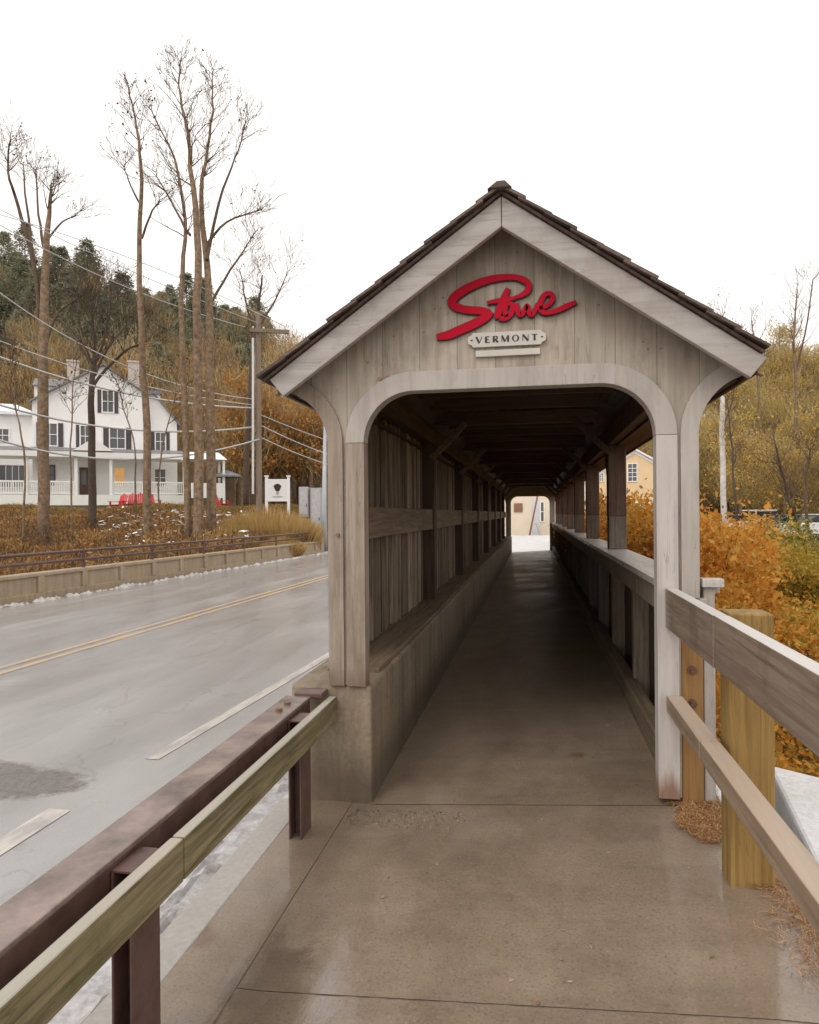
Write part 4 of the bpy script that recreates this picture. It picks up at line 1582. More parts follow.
# red garden chairs on the lawn
def chair(loc, rz, label):
    mt = Matrix.Translation(loc) @ Matrix.Rotation(rz, 4, 'Z')
    t = thing('garden_chair', loc, label, 'chair', 'red garden chairs on the lawn')
    def seat(b):
        for i in range(5):
            b.hexa([(-.28, -.3 + .13 * i, .38 - .035 * i), (.28, -.3 + .13 * i, .38 - .035 * i), (.28, -.19 + .13 * i, .35 - .035 * i), (-.28, -.19 + .13 * i, .35 - .035 * i),
                    (-.28, -.3 + .13 * i, .4 - .035 * i), (.28, -.3 + .13 * i, .4 - .035 * i), (.28, -.19 + .13 * i, .37 - .035 * i), (-.28, -.19 + .13 * i, .37 - .035 * i)])
    bpart(mt, t, 'seat', M['red'], seat)
    def back(b):
        for i in range(5):
            x = -.26 + .107 * i
            h = .95 + .06 * (2 - abs(i - 2))
            b.hexa([(x, .28, .25), (x + .09, .28, .25), (x + .09, .30, .25), (x, .30, .25), (x, .55, h), (x + .09, .55, h), (x + .09, .57, h), (x, .57, h)])
    bpart(mt, t, 'backrest', M['red'], back)
    for s in (-1, 1):
        bpart(mt, t, 'armrest', M['red'], lambda b: b.box(s * .36 - .07, s * .36 + .07, -.36, .42, .56, .585))
        bpart(mt, t, 'leg', M['red'], lambda b: b.box(s * .33 - .03, s * .33 + .03, -.31, -.2, 0, .558))
        bpart(mt, t, 'leg', M['red'], lambda b: b.beam((s * .30, -.2, .3), (s * .30, .6, .03), .03, .1))
    return t


hang = math.atan2(-hu.x, hu.y)
for i, (px, sd, lab) in enumerate(((118, 40.5, 'leftmost red garden chair on the lawn in front of the porch'), (130, 41.0, 'second red garden chair from the left before the porch'),
                                   (141, 40.7, 'third red garden chair from the left before the porch'), (153, 40.6, 'red garden chair beside the slim trunk before the porch'),
                                   (221, 41.5, 'lone red garden chair right of the three tall trunks'))):
    q = W(px, 508, sd)
    chair((q.x, q.y, tz(q.x, q.y)), math.atan2(hu.y, hu.x) + (i - 2) * .35, lab)

# ================================================================== YELLOW HOUSE AND PALE BUILDING beyond the bridge
yb = W(635, 536, 54)
YM = Matrix(((1, 0, 0, yb.x), (0, 1, 0, yb.y), (0, 0, 1, yb.z), (0, 0, 0, 1))) @ Matrix.Rotation(R(-10), 4, 'Z')
yh = thing('yellow_house', tuple(yb), 'pale yellow gabled house with white trimmed windows beyond the parapet', 'house')
kx = 54 / FPX
def yx(px):
    return (px - 635) * kx
def yz(py):
    return (536 - py) * kx
bpart(YM, yh, 'wall', M['cream'], lambda b: gable_block(b, yx(585), yx(686), (yz(481), yz(481)), yx(635), yz(450), 0, 11, -.8))
bpart(YM, yh, 'roof', M['snow'], lambda b: roof_pair(b, yx(585), yx(686), (yz(481), yz(481)), yx(635), yz(450), 0, 11, .3, .16))
for s in (-1, 1):
    bpart(YM, yh, 'rake_trim', M['white'], lambda b: b.stripY([(yx(635), yz(450) - .02), (yx(635) + s * 4.15, yz(450) - .02 - 4.15 * .62)], [(yx(635), yz(450) - .26), (yx(635) + s * 4.15, yz(450) - .26 - 4.15 * .62)], -.06, -.004))
for q in (585.6, 685.4):
    bpart(YM, yh, 'corner_board', M['white'], lambda b: b.box(yx(q) - .1, yx(q) + .1, -.05, -.004, -.5, yz(482)))
for (a, c, z0, z1) in ((629, 637, 481, 464), (636.5, 644.5, 518, 503), (598, 604, 520, 503), (601, 605, 480, 473), (664, 672, 518, 503)):
    window(YM, yh, yx(a), yx(c), yz(z0), yz(z1), 0, M['glass'], False, (1, 3))
bpart(YM, yh, 'plinth', plain('yh_plinth', (.4, .38, .36), .8), lambda b: b.box(yx(584), yx(687), -.08, -.003, -.8, .12))

fb = W(531, 541, 52)
FM = Matrix(((1, 0, 0, fb.x), (0, 1, 0, fb.y), (0, 0, 1, fb.z), (0, 0, 0, 1))) @ Matrix.Rotation(R(4), 4, 'Z')
fh = thing('pale_building', tuple(fb), 'pale cream building with a yellow base seen through the bridge tunnel', 'building')
bpart(FM, fh, 'wall', plain('cream_wall', (.74, .64, .5), .7, 0, .05, 1), lambda b: b.box(-3.2, 2.6, 0, 8, .4, 4.4))
bpart(FM, fh, 'base', plain('ochre_base', (.52, .33, .10), .7, 0, .15, 2), lambda b: b.box(-3.25, 2.65, -.06, 8.05, -.3, .399))
bpart(FM, fh, 'roof', M['houseroof'], lambda b: b.hexa([(-3.5, -.3, 4.401), (2.9, -.3, 4.401), (2.9, 8.3, 4.401), (-3.5, 8.3, 4.401), (-3.5, 3.9, 6.4), (2.9, 3.9, 6.4), (2.9, 4.1, 6.4), (-3.5, 4.1, 6.4)]))
window(FM, fh, .75, .95, 1.5, 2.9, 0, M['glass'], False, (0, 1))
bpart(FM, fh, 'grey_panel', plain('pale_grey_panel', (.6, .6, .6), .6), lambda b: b.box(.05, .7, -.03, -.003, .41, 3.2))
b = LMB(FM)
b.box(-1.25, -.62, -.09, -.035, 2.2, 2.85)
q = FM @ Vector((-.93, -.06, 2.2))
solo(b, 'wall_board', M['signbrown'], tuple(q), 'small square brown board on the pale building wall', 'sign', bevel=.01)
b = LMB(FM)
b.tube([(-.35, -1.2, -.35), (.45, -1.2, 3.5)], [.07, .06], 8)
q = FM @ Vector((-.35, -1.2, -.35))
solo(b, 'leaning_pole', M['signbrown'], tuple(q), 'leaning brown pole in front of the pale building', 'pole')
b = LMB(FM)
b.tube([(.3, -.8, 1.4), (.75, -.8, -.05)], .03, 6)
q = FM @ Vector((.75, -.8, -.05))
solo(b, 'guy_rod', M['greybox'], tuple(q), 'thin grey slanted rod right of the leaning brown pole', 'rod')

# ================================================================== PARKED CARS
def car(loc, rz, paint, label, van=False):
    mt = Matrix.Translation(loc) @ Matrix.Rotation(rz, 4, 'Z')
    t = thing('parked_car', loc, label, 'car', 'cars parked behind the autumn shrubs')
    hgt = 1.85 if van else 1.55
    prof = [(-2.25, .35), (-2.25, .8), (-2.1, .95), (-1.2, 1.02), (1.9, 1.05), (2.2, .95), (2.25, .5), (2.2, .32), (-2.2, .28)]
    def ext(b, pr, w0, w1=None):
        k = len(pr)
        V = []
        for s_ in (-1, 1):
            for (x, z) in pr:
                ww = w0 - (.12 if z > .9 else 0)
                V.append((x, s_ * ww, z))
        b.add(V, [tuple(range(k)), tuple(range(2 * k - 1, k - 1, -1))] + [(i, (i + 1) % k, (i + 1) % k + k, i + k) for i in range(k)])
    bpart(mt, t, 'body', paint, lambda b: ext(b, prof, .9), bevel=.05)
    cab = [(-1.25, 1.03), (-.55, hgt - .08), (1.55 if van else 1.1, hgt - .08), (2.05 if van else 1.75, 1.06)]
    bpart(mt, t, 'cabin_glass', M['carglass'], lambda b: ext(b, cab, .84), bevel=.03)
    bpart(mt, t, 'cabin_roof', paint, lambda b: b.box(-.6, 1.62 if van else 1.15, -.7, .7, hgt - .079, hgt), bevel=.03)
    for s_ in (-1, 1):
        bpart(mt, t, 'pillar', paint, lambda b: b.beam((.35, s_ * .725, 1.06), (.3, s_ * .715, hgt - .06), .07, .03, up=(0, 1, 0)))
        bpart(mt, t, 'headlight', M['chrome'], lambda b: b.box(-2.27, -2.2, s_ * .62 - .16, s_ * .62 + .16, .66, .8), bevel=.02)
        for x in (-1.4, 1.4):
            wl = bpart(mt, t, 'wheel', M['rubber'], lambda b: b.tube([(x, s_ * .72, .33), (x, s_ * .92, .33)], .33, 16))
            bpart(mt, wl, 'rim', M['chrome'], lambda b: b.tube([(x, s_ * .921, .33), (x, s_ * .935, .33)], .2, 12))
    return t


for (px, py, s, rz, pt, lab, vn) in ((752, 532, 50, -20, M['carwhite'], 'white van parked left of the leaning dark stems', True), (785, 534, 46, 25, M['cardark'], 'dark car parked behind the leaning dark stems', False),
                                     (818, 536, 44, 15, M['carwhite'], 'white car at the right edge of the lot, partly hidden', False), (722, 512, 62, 0, M['carwhite'], 'pale car far back beside the white birch trunk', False)):
    q = W(px, py, s)
    car((q.x, q.y, max(tz(q.x, q.y), -.4)), R(rz), pt, lab, vn)

# ================================================================== TREES
def grow(rng, tw, start, dirn, length, rad, level, maxlev, tips, spread=.6, upb=.25):
    """one branch as a wandering tapered tube plus its children"""
    nseg = 5 if level < 2 else 3
    p = Vector(start)
    dv = Vector(dirn).normalized()
    pts, rads = [p.copy()], [rad]
    for i in range(nseg):
        dv = (dv + Vector((rng.gauss(0, .16), rng.gauss(0, .16), rng.gauss(0, .1) + upb * .25))).normalized()
        p = p + dv * (length / nseg)
        pts.append(p.copy())
        rads.append(rad * (1 - .8 * (i + 1) / nseg))
        if level < maxlev and i >= 1:
            for _ in range(rng.choice((1, 1, 2)) if level else 2):
                if rng.random() < .82:
                    side = Vector((rng.gauss(0, 1), rng.gauss(0, 1), rng.gauss(0, .4)))
                    nd = (dv + side.normalized() * spread * rng.uniform(.7, 1.3)).normalized()
                    grow(rng, tw, p, nd, length * rng.uniform(.38, .62), rads[-1] * .72, level + 1, maxlev, tips, spread, upb)
    tw.tube(pts, [max(r_, .006) for r_ in rads], 5 if level == 0 else (4 if level == 1 else 3), cap=False)
    if level >= maxlev - 1:
        tips.append(pts[-1])


def stem_tree(name, stems, depth, label, grp, seed, br, barkm=None, twigm=None, maxlev=2, leaves=True, spread=.6, blen=2.6):
    """stems: lists of (px, py, half width px); br = fraction of the stem height where branching starts"""
    rng = random.Random(seed)
    base = W(stems[0][0][0], stems[0][0][1], depth)
    z0 = tz(base.x, base.y)
    t = thing(name, (base.x, base.y, z0), label, 'tree', grp)
    tr, tw, tips = MB(), MB(), []
    for si, st in enumerate(stems):
        sm = smooth_path([(a, b_, c_) for a, b_, c_ in st], 4)
        pts, rads = [], []
        off = wob = 0
        for i, (a, b_, h) in enumerate(sm):
            off += rng.gauss(0, .12) + (.05 * (si - .5) if si else 0)
            wob += rng.gauss(0, .05)
            wob *= .85 if i else 0
            a += wob / depth * FPX * .8
            q = W(a, b_, depth + (off if i else 0) + (.6 * si if len(stems) > 1 else 0))
            pts.append(q)
            rads.append(max(h * .82 / FPX * depth, .012))
        if si == 0:
            pts[0].z = min(pts[0].z, z0 - .2)
        if si == 0:
            tr.tube(pts, rads, 9)
        else:
            (tr if len(st) > 3 and st[0][1] > 400 else tw).tube(pts, rads, 7)
        k = len(pts)
        for i in range(int(k * br), k):
            f = (i - k * br) / (k * (1 - br) + .01)
            dv = (pts[min(i + 1, k - 1)] - pts[max(i - 1, 0)]).normalized()
            for _ in range(4):
                if rng.random() < .85:
                    side = Vector((rng.gauss(0, 1), rng.gauss(0, 1), rng.gauss(.1, .3))).normalized()
                    grow(rng, tw, pts[i], (dv + side * .9), blen * rng.uniform(.5, 1.0) * (1.05 - .72 * f), max(rads[i] * .33, .015), 1, maxlev + 1, tips, spread)
    tr.build('trunk', barkm or M['bark'], t, smooth=True)
    if tw.v:
        tw.build('crown', twigm or M['twig'], t, fix=False)
    if leaves and tips:
        rs = np.random.default_rng(seed)
        pick = [tips[i] for i in rs.integers(0, len(tips), min(70, len(tips)))]
        P = np.array([tuple(q - Vector(t['_o'])) for q in pick]) + rs.normal(size=(len(pick), 3)) * .1
        A_, B_ = rand_axes(rs, len(P), .06, .6)
        quads('dry_leaves', P, A_, B_, M['l_few'], t)
    return t


G1 = 'bare trees between the road and the white house'
stem_tree('bare_tree', [[(44, 535, 7), (43, 430, 6.5), (44, 330, 5.5), (47, 250, 4.0), (48, 205, 2.2), (50, 185, 1.2)],
                        [(40, 320, 3.4), (32, 262, 2.8), (18, 205, 2.0), (8, 172, 1.4), (10, 140, .8)],
                        [(46, 345, 2.4), (58, 312, 1.6), (76, 300, .8)],
                        [(43, 375, 2.2), (24, 345, 1.4), (8, 338, .7)],
                        [(45, 250, 2.2), (38, 215, 1.5), (36, 170, .9)],
                        [(36, 262, 2.2), (26, 205, 1.5), (24, 165, .8)],
                        [(48, 240, 1.6), (62, 222, 1.2), (76, 216, .7)]], 31, 'thick bare tree forking low in front of the house left wing', G1, 21, .72, blen=1.8)
stem_tree('bare_tree', [[(92, 530, 5.0), (92, 450, 4.4), (94, 390, 3.6), (97, 345, 2.4), (92, 310, 1.2), (96, 280, .5)],
                        [(94, 385, 2), (124, 352, 1.5), (146, 342, .7)],
                        [(95, 365, 1.8), (108, 320, 1.2), (112, 285, .5)],
                        [(95, 372, 1.8), (80, 325, 1.2), (76, 290, .5)],
                        [(95, 375, 2), (112, 340, 1.4), (132, 318, .8)],
                        [(94, 370, 1.8), (74, 335, 1.3), (58, 318, .7)]], 33, 'dark short tree spreading twigs before the house gable', G1, 22, .5, M['barkdark'], M['barkdark'], blen=2.7)
stem_tree('bare_tree', [[(148, 550, 5.2), (147, 450, 4.6), (142, 350, 3.8), (141, 260, 3), (143, 180, 2.2), (138, 130, 1.4), (129, 88, .6)],
                        [(142, 238, 1.6), (152, 215, 1.2), (160, 200, .7)],
                        [(141, 205, 1.4), (128, 180, .9), (125, 165, .5)]], 29, 'slim tall bare tree standing left of the three big trunks', G1, 23, .74, blen=1.3)
stem_tree('bare_tree', [[(195, 560, 6.4), (195, 450, 5.8), (196, 330, 5.0), (195, 230, 4.0), (188, 150, 2.4), (183, 95, 1.3), (182, 62, .7)],
                        [(188, 545, 4.6), (183, 420, 4.0), (181, 300, 3.2), (184, 220, 2.2), (175, 160, 1.4), (152, 110, .6)],
                        [(211, 540, 6.6), (211, 420, 5.8), (209, 290, 4.6), (204, 210, 3.2), (212, 150, 2.0), (216, 100, 1.2), (219, 70, .6)],
                        [(207, 260, 2.4), (222, 190, 1.6), (238, 150, 1.0), (245, 118, .6)],
                        [(207, 245, 2), (228, 222, 1.4), (262, 210, .7)],
                        [(208, 310, 2.2), (232, 270, 1.5), (257, 232, .7)],
                        [(190, 235, 2), (170, 200, 1.3), (156, 172, .7)]], 28, 'tallest bare tree, a clump of three stems reaching the top of the sky', G1, 24, .56, blen=1.9)
stem_tree('bare_tree', [[(246, 505, 3.6), (248, 430, 3.2), (252, 360, 2.6), (258, 310, 1.6), (262, 275, .8)],
                        [(256, 340, 1.4), (246, 300, 1), (240, 270, .5)],
                        [(258, 330, 1.4), (276, 300, 1), (288, 272, .5)]], 43, 'dark trunked bare tree directly left of the utility pole', G1, 25, .62, M['barkdark'], blen=3.2)
stem_tree('sapling', [[(22, 520, 1.4), (24, 450, 1.1), (17, 400, .8), (12, 350, .5)]], 27, 'thin sapling at the left edge before the porch', G1, 26, .6, blen=1.0)
stem_tree('sapling', [[(72, 520, 1.2), (70, 460, 1.0), (73, 400, .8), (80, 350, .4)]], 28, 'thin sapling between the forked tree and the dark tree', G1, 27, .6, blen=1.0)
stem_tree('sapling', [[(160, 530, 1.0), (158, 470, .9), (168, 410, .7), (176, 360, .4)]], 30, 'thin sapling leaning right of the slim tall tree', G1, 28, .55, blen=1.1)
stem_tree('sapling', [[(136, 500, 1.1), (134, 450, .9), (124, 410, .7), (116, 380, .4)]], 32, 'thin sapling leaning left of the slim tall tree', G1, 29, .55, blen=1.1)

# right side
G2 = 'trees beyond the autumn shrubs'
stem_tree('birch_tree', [[(724, 520, 3.6), (721, 460, 3.2), (721, 400, 2.6), (724, 350, 1.8), (720, 310, .9)],
                         [(722, 430, 1.4), (732, 400, 1), (738, 370, .6)]], 44, 'white birch trunk standing right of the portal', G2, 31, .62, M['birch'], M['twig'], blen=2.6)
stem_tree('bare_tree', [[(737, 532, 1.7), (733, 480, 1.4), (733, 450, 1.1), (728, 400, .6)]], 40, 'thin dark trunk just right of the white birch', G2, 32, .5, M['barkdark'], blen=1.8)
stem_tree('bare_tree', [[(806, 545, 2.6), (796, 515, 2.1), (788, 490, 1.6), (775, 440, .9)],
                        [(812, 545, 2.2), (806, 500, 1.6), (812, 450, .8)]], 33, 'leaning dark stems in front of the parked cars', G2, 33, .45, M['barkdark'], blen=2.0)
stem_tree('bare_tree', [[(795, 470, 2.4), (797, 400, 1.9), (794, 340, 1.3), (798, 290, .7)],
                        [(796, 370, 1.2), (808, 320, .9), (812, 280, .5)]], 62, 'bare tree poking above the wooded skyline at right', G2, 34, .55, M['bark'], blen=4.2)
stem_tree('bare_tree', [[(762, 470, 2.0), (760, 410, 1.7), (757, 360, 1.1), (752, 320, .6)]], 66, 'small bare tree above the right eave of the portal', G2, 35, .55, M['bark'], blen=3.6)

# --- woodland prototypes: trunk and crown each
def proto_conifer(seed, h):
    rs = np.random.default_rng(seed)
    t = thing('conifer', (0, 0, 0), '', '')
    b = MB()
    b.tube([(0, 0, -1), (0, 0, h * .5), (.05, 0, h * .95)], [.22, .13, .02], 6)
    b.build('trunk', M['barkdark'], t)
    n = 4200
    f = rs.random(n) ** .8
    zz = h * (.16 + .84 * f)
    tier = .62 + .38 * np.abs(np.sin(zz * 2.6 + rs.random() * 6))
    rad = np.sin(np.clip(.12 + (1 - f) * 1.0, 0, 1) * math.pi * .62) ** 1.1 * h * .235 * tier
    th = rs.random(n) * 2 * math.pi
    lob = 1 + .38 * np.sin(th * 3 + zz * 1.9) + .28 * np.sin(th * 5 - zz * 1.3)
    rr = rad * lob * (.35 + .65 * rs.random(n) ** .5)
    P = np.stack([rr * np.cos(th), rr * np.sin(th), zz - rr * .28], 1)
    A_ = np.stack([np.cos(th), np.sin(th), -.35 + .3 * rs.normal(size=n)], 1) + .35 * rs.normal(size=(n, 3))
    A_ /= np.linalg.norm(A_, axis=1, keepdims=True)
    B_ = np.cross(A_, rs.normal(size=(n, 3)))
    B_ /= np.linalg.norm(B_, axis=1, keepdims=True)
    quads('crown', P + rs.normal(size=(n, 3)) * .18, A_ * .26, B_ * .09, M['l_conifer'], t)
    return t


def proto_broad(seed, h, leafm, n_leaf, n_twig, wid=.32, twigm=None, name='woodland_tree', lsize=.13):
    rs = np.random.default_rng(seed)
    rng = random.Random(seed)
    t = thing(name, (0, 0, 0), '', '')
    b = MB()
    pts = [(0, 0, -1), (rng.uniform(-.2, .2), 0, h * .3), (rng.uniform(-.4, .4), rng.uniform(-.3, .3), h * .62), (rng.uniform(-.5, .5), 0, h * .93)]
    b.tube(pts, [.2, .16, .1, .02], 6)
    b.build('trunk', M['bark'], t)
    cl = np.stack([rs.normal(size=26) * h * wid * .42, rs.normal(size=26) * h * wid * .42, h * (.34 + .62 * rs.random(26))], 1)
    cl[:, :2] *= (1.15 - .6 * (cl[:, 2:] / h))
    # twigs: long thin slivers fanning up and out
    ci = rs.integers(0, 26, n_twig)
    P = cl[ci] + rs.normal(size=(n_twig, 3)) * h * .07
    A_ = np.stack([P[:, 0] * .35, P[:, 1] * .35, np.full(n_twig, h * .22)], 1) + rs.normal(size=(n_twig, 3)) * h * .07
    A_ = A_ / np.linalg.norm(A_, axis=1, keepdims=True) * rs.uniform(.35, .9, (n_twig, 1))
    B_ = np.cross(A_, rs.normal(size=(n_twig, 3)))
    B_ = B_ / np.linalg.norm(B_, axis=1, keepdims=True) * .022
    tw = quads('crown', P, A_, B_, twigm or M['l_haze'], t)
    if n_leaf:
        ci = rs.integers(0, 26, n_leaf)
        P = cl[ci] + rs.normal(size=(n_leaf, 3)) * h * np.array([.06, .06, .045])
        A_, B_ = rand_axes(rs, n_leaf, lsize, .65)
        quads('foliage', P, A_, B_, leafm, tw)
    return t


protos = {
    'conifer': [proto_conifer(s, h) for s, h in ((1, 13), (2, 15.5), (3, 11))],
    'brown': [proto_broad(s, h, M['l_rust'], 500, 1500) for s, h in ((4, 11), (5, 13), (6, 9.5))],
    'rust': [proto_broad(s, h, M['l_rust'], 2000, 900) for s, h in ((7, 9), (8, 10.5))],
    'tan': [proto_broad(s, h, M['l_tan'], 3400, 1500, .36, lsize=.105) for s, h in ((9, 10), (10, 12), (11, 8))],
}
LAB = {
    'conifer': ('conifer', 'dark green conifer standing on the wooded hill above the white house', 'conifer', 'conifers on the left hill'),
    'brown': ('woodland_tree', 'bare brown tree in the woods on the hillside left of the bridge', 'tree', 'bare brown trees on the left hillside'),
    'rust': ('rusty_tree', 'rust-leaved tree on the lower slope behind the utility pole', 'tree', 'rusty trees behind the utility pole'),
    'tan': ('tan_tree', 'tan-leaved tree on the wooded bank right of the bridge', 'tree', 'tan trees on the right bank'),
}
used = set()


def plant(kind, px, s, rng, sc=1.0):
    src = rng.choice(protos[kind])
    g_ = W(px, 500, s)
    z = tz(g_.x, g_.y)
    if src.name not in used:
        used.add(src.name)
        o = src
    else:
        o = copy_tree(src)
    nm, lab, cat, grp = LAB[kind]
    o.name = nm
    o.location = (g_.x, g_.y, z - .2)
    o.rotation_euler = (0, 0, rng.uniform(0, 6.28))
    k = sc * rng.uniform(.8, 1.2)
    o.scale = (k, k, k * rng.uniform(.92, 1.1))
    tag(o, lab, cat, grp)


rng = random.Random(99)
for i in range(104):                                       # conifers along the ridge
    px = -60 + 330 * ((i + rng.random()) / 104) ** 1.25
    plant('conifer', px, rng.uniform(112, 152), rng)
for i in range(72):
    plant('conifer', rng.uniform(-50, 250), rng.uniform(88, 130), rng, .85)
for i in range(100):                                      # brown woods below
    plant('brown', rng.uniform(-60, 345), 60 + 82 * rng.random() ** .8, rng)
for i in range(34):
    plant('rust', rng.uniform(235, 375), rng.uniform(54, 80), rng)
for i in range(118):                                       # right bank
    px = 570 + 350 * rng.random()
    plant('tan', px, 60 + 47 * rng.random() ** .9, rng)
for i in range(34):                                       # the woods run on behind the bridge and past the frame
    plant('brown', 345 + 260 * (i + rng.random()) / 34, rng.uniform(66, 110), rng)
for i in range(36):
    plant('brown', -260 + 200 * (i + rng.random()) / 36, rng.uniform(64, 135), rng)
for i in range(9):
    plant('tan', 730 + 200 * (i + rng.random()) / 9, rng.uniform(50, 60), rng, .72)

# ------------------------------------------------------------------ undergrowth
def heights(P, extra):
    return terrain(P[:, 0], P[:, 1]) + extra


rs = np.random.default_rng(41)
# brown brush on the left bank (stands behind the parapet)
n = 52000
s_ = 19 + 21 * rs.random(n) ** .9
col_ = -90 + 400 * rs.random(n)
l_ = (col_ - 409.5) / FPX * s_
X = CA * l_ - SA * s_
Y = SA * l_ + CA * s_
k = X < -11.1
X, Y, s_ = X[k], Y[k], s_[k]
n = len(X)
mound = .55 + .45 * np.sin(X * 1.1 + 2 * np.sin(Y * .7)) * np.sin(Y * .9 + X * .3)
top = (1.5 - 1.25 * sstep(27, 36, s_)) * (.4 + .6 * mound)
P = np.stack([X, Y, terrain(X, Y) + top * rs.random(n) ** .6], 1)
A_, B_ = rand_axes(rs, n, .10, .3, .35)
o = quads('brush', P, A_, B_, M['l_brown'])
tag(o, 'tangle of dead brown brush covering the left bank', 'brush', kind='stuff')
# thin upright stems in the brush
n = 5000
k = rs.integers(0, len(X), n)
sh = 1 - .75 * sstep(27, 36, s_[k])
P = np.stack([X[k], Y[k], terrain(X[k], Y[k]) + (.5 + .5 * rs.random(n)) * sh], 1)
A_ = rs.normal(size=(n, 3)) * .18
A_[:, 2] = (.45 + .35 * rs.random(n)) * sh
B_ = np.cross(A_, rs.normal(size=(n, 3)))
B_ = B_ / np.linalg.norm(B_, axis=1, keepdims=True) * .012
o = quads('brush_stems', P, A_, B_, M['twig'])
tag(o, 'thin dark upright stems standing in the brown brush', 'stems', kind='stuff')
# flecks of snow lying on the brush
n = 420
s2 = 27 + 9 * rs.random(n)
c2_ = 100 + 150 * rs.random(n)
l2 = (c2_ - 409.5) / FPX * s2
X2, Y2 = CA * l2 - SA * s2, SA * l2 + CA * s2
P = np.stack([X2, Y2, terrain(X2, Y2) + (.75 + .5 * rs.random(n)) * (1 - .7 * sstep(27, 36, s2))], 1)
A_, B_ = rand_axes(rs, n, .16, .4)
A_[:, 2] *= .3
B_[:, 2] *= .3
o = quads('snow_flecks', P, A_, B_, M['snow'])
tag(o, 'small patches of snow caught on the brown brush', 'snow', kind='stuff')
# lawn
gl = MB()
for i in range(13):
    for j in range(9):
        q = W(-60 + 30 * i, 505, 37.5 + 1.6 * j)
        gl.v.append((q.x, q.y, tz(q.x, q.y) + .06))
gl.f = [(j + 9 * i, j + 9 * i + 9, j + 9 * i + 10, j + 9 * i + 1) for i in range(12) for j in range(8)]
struct(gl, 'lawn', M['lawn'], smooth=True)
n = 9000
s2 = 36.5 + 8 * rs.random(n)
c2_ = -30 + 330 * rs.random(n)
l2 = (c2_ - 409.5) / FPX * s2
X2, Y2 = CA * l2 - SA * s2, SA * l2 + CA * s2
P = np.stack([X2, Y2, terrain(X2, Y2) + .1], 1)
A_, B_ = rand_axes(rs, n, .12, .12, 1.2)
o = quads('lawn_grass', P, A_, B_, M['l_green'])
tag(o, 'short yellow-green grass of the lawn before the white house', 'grass', kind='stuff')

# tufts of tall dry grass near the sign
def tuft(px, s, rad, h, label, seed, m, n=3000, name='grass_clump', grp='ornamental grass clumps by the lawn'):
    rs = np.random.default_rng(seed)
    q = W(px, 510, s)
    z = tz(q.x, q.y)
    th = rs.random(n) * 6.283
    rr = rad * rs.random(n) ** .6
    lean = rr / rad
    L = h * (.6 + .4 * rs.random(n)) * (1.05 - .35 * lean)
    A_ = np.stack([np.cos(th) * lean * .5, np.sin(th) * lean * .5, np.ones(n)], 1) + rs.normal(size=(n, 3)) * .12
    A_ = A_ / np.linalg.norm(A_, axis=1, keepdims=True) * (L / 2)[:, None]
    P = np.stack([rr * np.cos(th), rr * np.sin(th), np.zeros(n)], 1) + A_
    B_ = np.cross(A_, rs.normal(size=(n, 3)))
    B_ = B_ / np.linalg.norm(B_, axis=1, keepdims=True) * .025
    o = quads(name, P, A_, B_, m)
    o.location = (q.x, q.y, z)
    return tag(o, label, 'grass clump', grp)


for i, (px, s, r_, h, lab) in enumerate(((268, 31, 1.5, 2.3, 'broad tan grass clump below the white sign'), (288, 31.5, 1.1, 2.2, 'tan grass clump to the right below the white sign'),
                                         (247, 30.5, 1.2, 1.8, 'tan grass clump at the foot of the utility pole'), (228, 29, 1.0, 1.5, 'low tan grass clump right of the three trunks'),
                                         (304, 32, .6, 1.1, 'small grass clump before the grey cabinets'), (281, 29, .8, 1.0, 'front-most tan grass clump behind the parapet rail'))):
    tuft(px, s, r_, h, lab, 60 + i, M['l_grass'])

# orange and yellow-green shrubs on the right bank
rs = np.random.default_rng(55)


def bank_h(X, Y):
    """top of the shrub cover above the ground: tall beside the bridge, low towards the parked cars"""
    lump = .5 + .3 * np.sin(X * 1.7 + 1.5 * np.sin(Y * 1.1)) * np.sin(Y * 1.3 + .8 * X) + .2 * np.sin(X * 4.1 + Y) * np.sin(Y * 3.7)
    near = sstep(3.2, 11, Y)
    tall = 1 - sstep(.23, .325, X / np.maximum(Y, 1))
    far = 1 - .8 * sstep(16, 34, Y)
    return .12 + near * (.35 + .55 * lump * (1 - .4 * sstep(12, 20, Y))) * far + tall * near * 1.28 * (.8 + .4 * lump) * (1 - .35 * sstep(20, 40, Y))


n = 420000
Y = 3.2 + 37 * rs.random(n) ** 1.9
X = 1.12 + (.2 + 1.05 * (Y + 3)) * rs.random(n)
k = (X < 26) & ~((Y < 4.6) & (X < 2.35))
X, Y = X[k], Y[k]
n = len(X)
P = np.stack([X, Y, terrain(X, Y) + bank_h(X, Y) * rs.random(n) ** .45], 1)
size = (.013 + .0024 * Y) * rs.uniform(.7, 1.35, n)
A_, B_ = rand_axes(rs, n, 1.0, .62)
A_ *= size[:, None]
B_ *= size[:, None]
z_rel = rs.random(n)
is_or = X / Y + .05 * np.sin(X * 1.3) * np.sin(Y * .9) + .075 * rs.normal(size=n) < .375
o = quads('orange_ground_cover', P[is_or], A_[is_or], B_[is_or], M['l_orange'])
tag(o, 'orange leafy cover on the bank next to the bridge', 'shrubs', kind='stuff')
o = quads('olive_ground_cover', P[~is_or], A_[~is_or], B_[~is_or], M['l_mixed'])
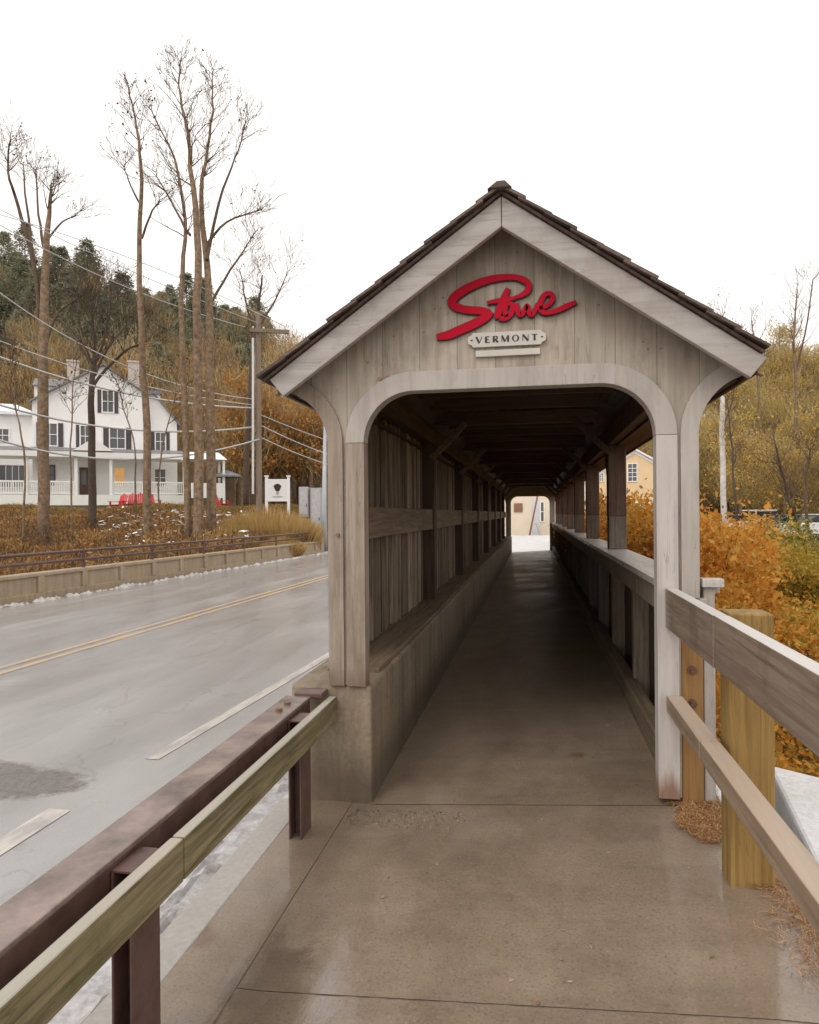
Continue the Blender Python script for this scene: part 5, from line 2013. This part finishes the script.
tag(o, 'brown and olive leafy cover farther out on the right bank', 'shrubs', kind='stuff')


def shrub(loc, rad, h, label, seed, m, n=5200, ls=.042):
    rs = np.random.default_rng(seed)
    rng = random.Random(seed)
    t = thing('shrub', loc, label, 'shrub', 'autumn shrubs on the right bank')
    b = MB()
    for i in range(7):
        a = rng.uniform(0, 6.28)
        b.tube([(loc[0], loc[1], loc[2] - .1), (loc[0] + .5 * rad * math.cos(a), loc[1] + .5 * rad * math.sin(a), loc[2] + h * .5),
                (loc[0] + .8 * rad * math.cos(a), loc[1] + .8 * rad * math.sin(a), loc[2] + h * .9)], [.02, .013, .005], 4)
    b.build('stems', M['twig'], t)
    c = np.stack([rs.normal(size=18) * rad * .5, rs.normal(size=18) * rad * .5, h * (.25 + .7 * rs.random(18))], 1)
    P = c[rs.integers(0, 18, n)] + rs.normal(size=(n, 3)) * [rad * .22, rad * .22, h * .11]
    P[:, 2] = np.abs(P[:, 2])
    A_, B_ = rand_axes(rs, n, ls, .6)
    quads('foliage', P, A_, B_, m, t)
    return t


for i, (x, y, r_, h, m, lab) in enumerate((
        (1.75, 8.6, .6, 2.0, 'l_orange', 'tall orange shrub right beside the bridge parapet'),
        (1.9, 11.4, .7, 2.3, 'l_orange', 'tall orange shrub showing under the yellow house gable'),
        (2.75, 11.6, .8, 2.3, 'l_orange', 'bright orange shrub right of the portal post'),
        (3.6, 13.6, .8, 2.2, 'l_orange', 'rounded orange shrub below the white birch trunk'),
        (1.9, 17.5, .9, 2.3, 'l_orange', 'orange shrub at mid length of the bridge'),
        (4.6, 15.6, .9, 1.7, 'l_mixed', 'brownish shrub before the parked white van'),
        (6.0, 18.4, 1.2, 2.0, 'l_green', 'yellow-green bush in front of the parked cars'),
        (5.6, 15.2, .9, 1.3, 'l_mixed', 'olive shrub at the right edge before the parked cars'))):
    shrub((x, y, tz(x, y)), r_, h, lab, 80 + i, M[m])

for o in bpy.data.objects:                                # scratch property of the builder
    if '_o' in o:
        del o['_o']
